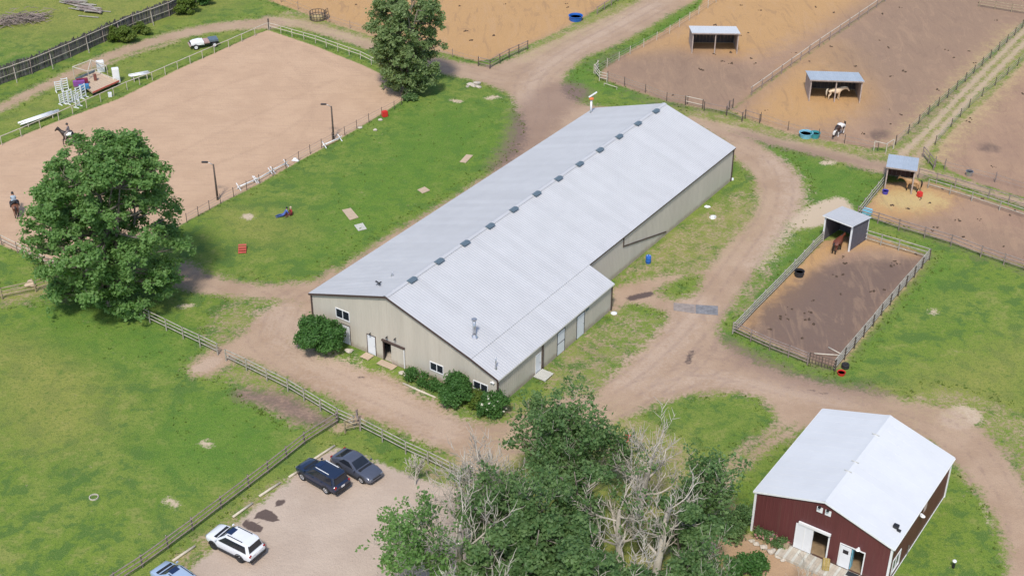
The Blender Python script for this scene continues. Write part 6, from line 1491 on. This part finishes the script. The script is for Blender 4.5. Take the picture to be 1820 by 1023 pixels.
tag(move(MB().box((0, 0, .3), (.5, .45, .6)).obj('jump_box', M['white'], None, False, .04), G(196, 172), .3), 'small white block at the arena edge below the trailer', 'box')
# stripped old truck
ot = thing('old_truck', 'old stripped white truck standing in the grass beyond the arena', 'truck', G(363, 83), math.radians(203))
MB().box((0, 0, .55), (3.9, 1.0, .16)).obj('chassis', M['black'], ot)
loft([[(x, s_ * w_, z) for s_, z in ((1, z0), (1, z1), (-1, z1), (-1, z0))] for x, w_, z0, z1 in ((.1, .8, .6, 1.0), (.6, .85, .6, 1.1), (1.5, .7, .6, 1.05), (1.95, .6, .6, .9))]).obj('hood', M['white'], ot, 'auto', .05)
MB().box((-.35, 0, .82), (.9, 1.6, .3)).obj('seat', mat('pink_seat', (.45, .3, .27), .8), ot, 'auto', .08)
MB().box((-1.35, 0, .95), (1.3, 1.55, .3)).obj('bed', M['ventblue'], ot, 'auto', .04)
MB().box((2.05, 0, .6), (.2, 1.6, .22)).obj('bumper', mat('faded_pink', (.5, .36, .33), .6), ot, 'auto', .04); MB().box((1.95, 0, .86), (.1, 1.2, .28)).obj('grille', M['black'], ot)
for x in (-1.35, 1.3):
    for s_ in (-1, 1):
        o_ = put('wheel', _car_tyre(.39), ot); o_.location = (x, s_ * .8, .39); o_.rotation_euler = (math.pi / 2 * -s_, 0, 0); put('rim', _car_rim(.39, M['white']), o_)
# hay feeder ring
hf = thing('hay_feeder', 'round brown hay feeder ring beside the orange paddock', 'feeder', G(565, 34))
for z in (.15, .6, 1.15):
    ringp = [(1.2 * math.cos(a), 1.2 * math.sin(a), z) for a in np.linspace(0, 2 * math.pi, 25)]; MB().path(ringp, .05, 6, False).obj('hoop', M['wood_dark'], hf, True)
for i in range(16): a = i * math.pi / 8; MB().path([(1.2 * math.cos(a), 1.2 * math.sin(a), 0), (1.2 * math.cos(a), 1.2 * math.sin(a), 1.15)], .04, 5).obj('upright', M['wood_dark'], hf)
MB().lathe([(1.1, 0), (1.0, .3), (.6, .55), (.0, .65)], 14).obj('hay', mat('old_hay', (.42, .33, .16), .95, 0, .3, 5, bump=.6), hf, True)
gp_ = thing('feeder_panel', 'dark leaning feeder panel right of the round hay feeder', 'panel', G(583, 34), 1.3)
for x in (-.6, 0, .6): MB().beam((x, 0, 0), (x, .25, 1.5), .06, .06).obj('upright', M['wood_dark'], gp_)
for z in (.15, .6, 1.05, 1.45): MB().beam((-.6, .17 * z, z), (.6, .17 * z, z), .06, .06).obj('rail', M['wood_dark'], gp_)
# lumber pile and brush pile
lp_ = thing('board_pile', 'pile of grey old boards at the top left beyond the slab fence', 'lumber pile', G(150, 20)); rr = random.Random(8)
for i in range(60):
    p = G(rr.uniform(105, 180), 0) - G(150, 20); f = rr.random(); c_ = (G(112, -6).lerp(G(172, 26), f)) - G(150, 20); z = .12 + .5 * rr.random() * (1 - f * .4); a = math.radians(-18) + rr.gauss(0, .14); L = rr.uniform(2.0, 4.2)
    MB().box((c_.x + rr.gauss(0, .55), c_.y + rr.gauss(0, .5), z), (L, rr.uniform(.18, .34), .05), a).obj('board', W_ if i % 3 else WP, lp_)
bp2 = thing('brush_pile', 'heap of cut grey branches at the top left edge', 'brush pile', G(38, 44)); mb = MB()
for i in range(420):
    f = rr.random(); c_ = G(-30, 48).lerp(G(84, 32), f) - G(38, 44) + Vector((rr.gauss(0, .6), rr.gauss(0, 1.0), 0)); z = abs(rr.gauss(0, .5)) * (1 - abs(f - .5)) + .1; a = rr.gauss(.3, .5); L = rr.uniform(.8, 2.2)
    d = Vector((math.cos(a), math.sin(a), rr.gauss(0, .25))) * L / 2; mb.path([c_ - d + Vector((0, 0, z)), c_ + Vector((0, 0, z + .1)), c_ + d + Vector((0, 0, z))], [.05, .045, .02], 4, False)
o_ = mb.obj('branches', mat('cut_branch', (.30, .24, .21), .9, 0, .3, 1, island=.35), bp2); o_['kind'] = 'stuff'
# manure and clods in the paddocks
rr = random.Random(21); mb = MB()
for k, n in (('a', 60), ('b', 70), ('c', 90), ('d', 40), ('e', 40), ('f', 46)):
    P = px(padd[k]); mn, mx = P.min(0), P.max(0); cnt = 0
    while cnt < n:
        x, y = rr.uniform(mn[0], mx[0]), rr.uniform(mn[1], min(mx[1], 215))
        if field_at(dpad[k], x, y) > .7:
            for _ in range(rr.randint(2, 5)): s_ = rr.uniform(.06, .16); mb.lathe([(s_, 0), (s_ * .7, s_ * .6), (0, s_ * .8)], 6, (x + rr.gauss(0, .16), y + rr.gauss(0, .16), 0))
        cnt += 1
o_ = mb.obj('manure', mat('manure', (.085, .055, .035), .95, 0, .3), None); tag(o_, 'scattered dark manure on the dirt paddocks', 'manure', kind='stuff')
# jute hose / water pan in the outer paddock
tub(G(1722, 312), .42, .6, M['steel'], 'small grey drum at the edge of the outer paddock', 'feed_drum', 'drum', M['white'])
# garden hose reel and small white pan by the lean-to corner
tag(move(MB().lathe([(.3, 0), (.34, .08), (.2, .1), (.0, .06)], 14).obj('feed_pan', M['white'], None, True), G(1091, 557)), 'white pan at the rear corner of the lean-to', 'pan')
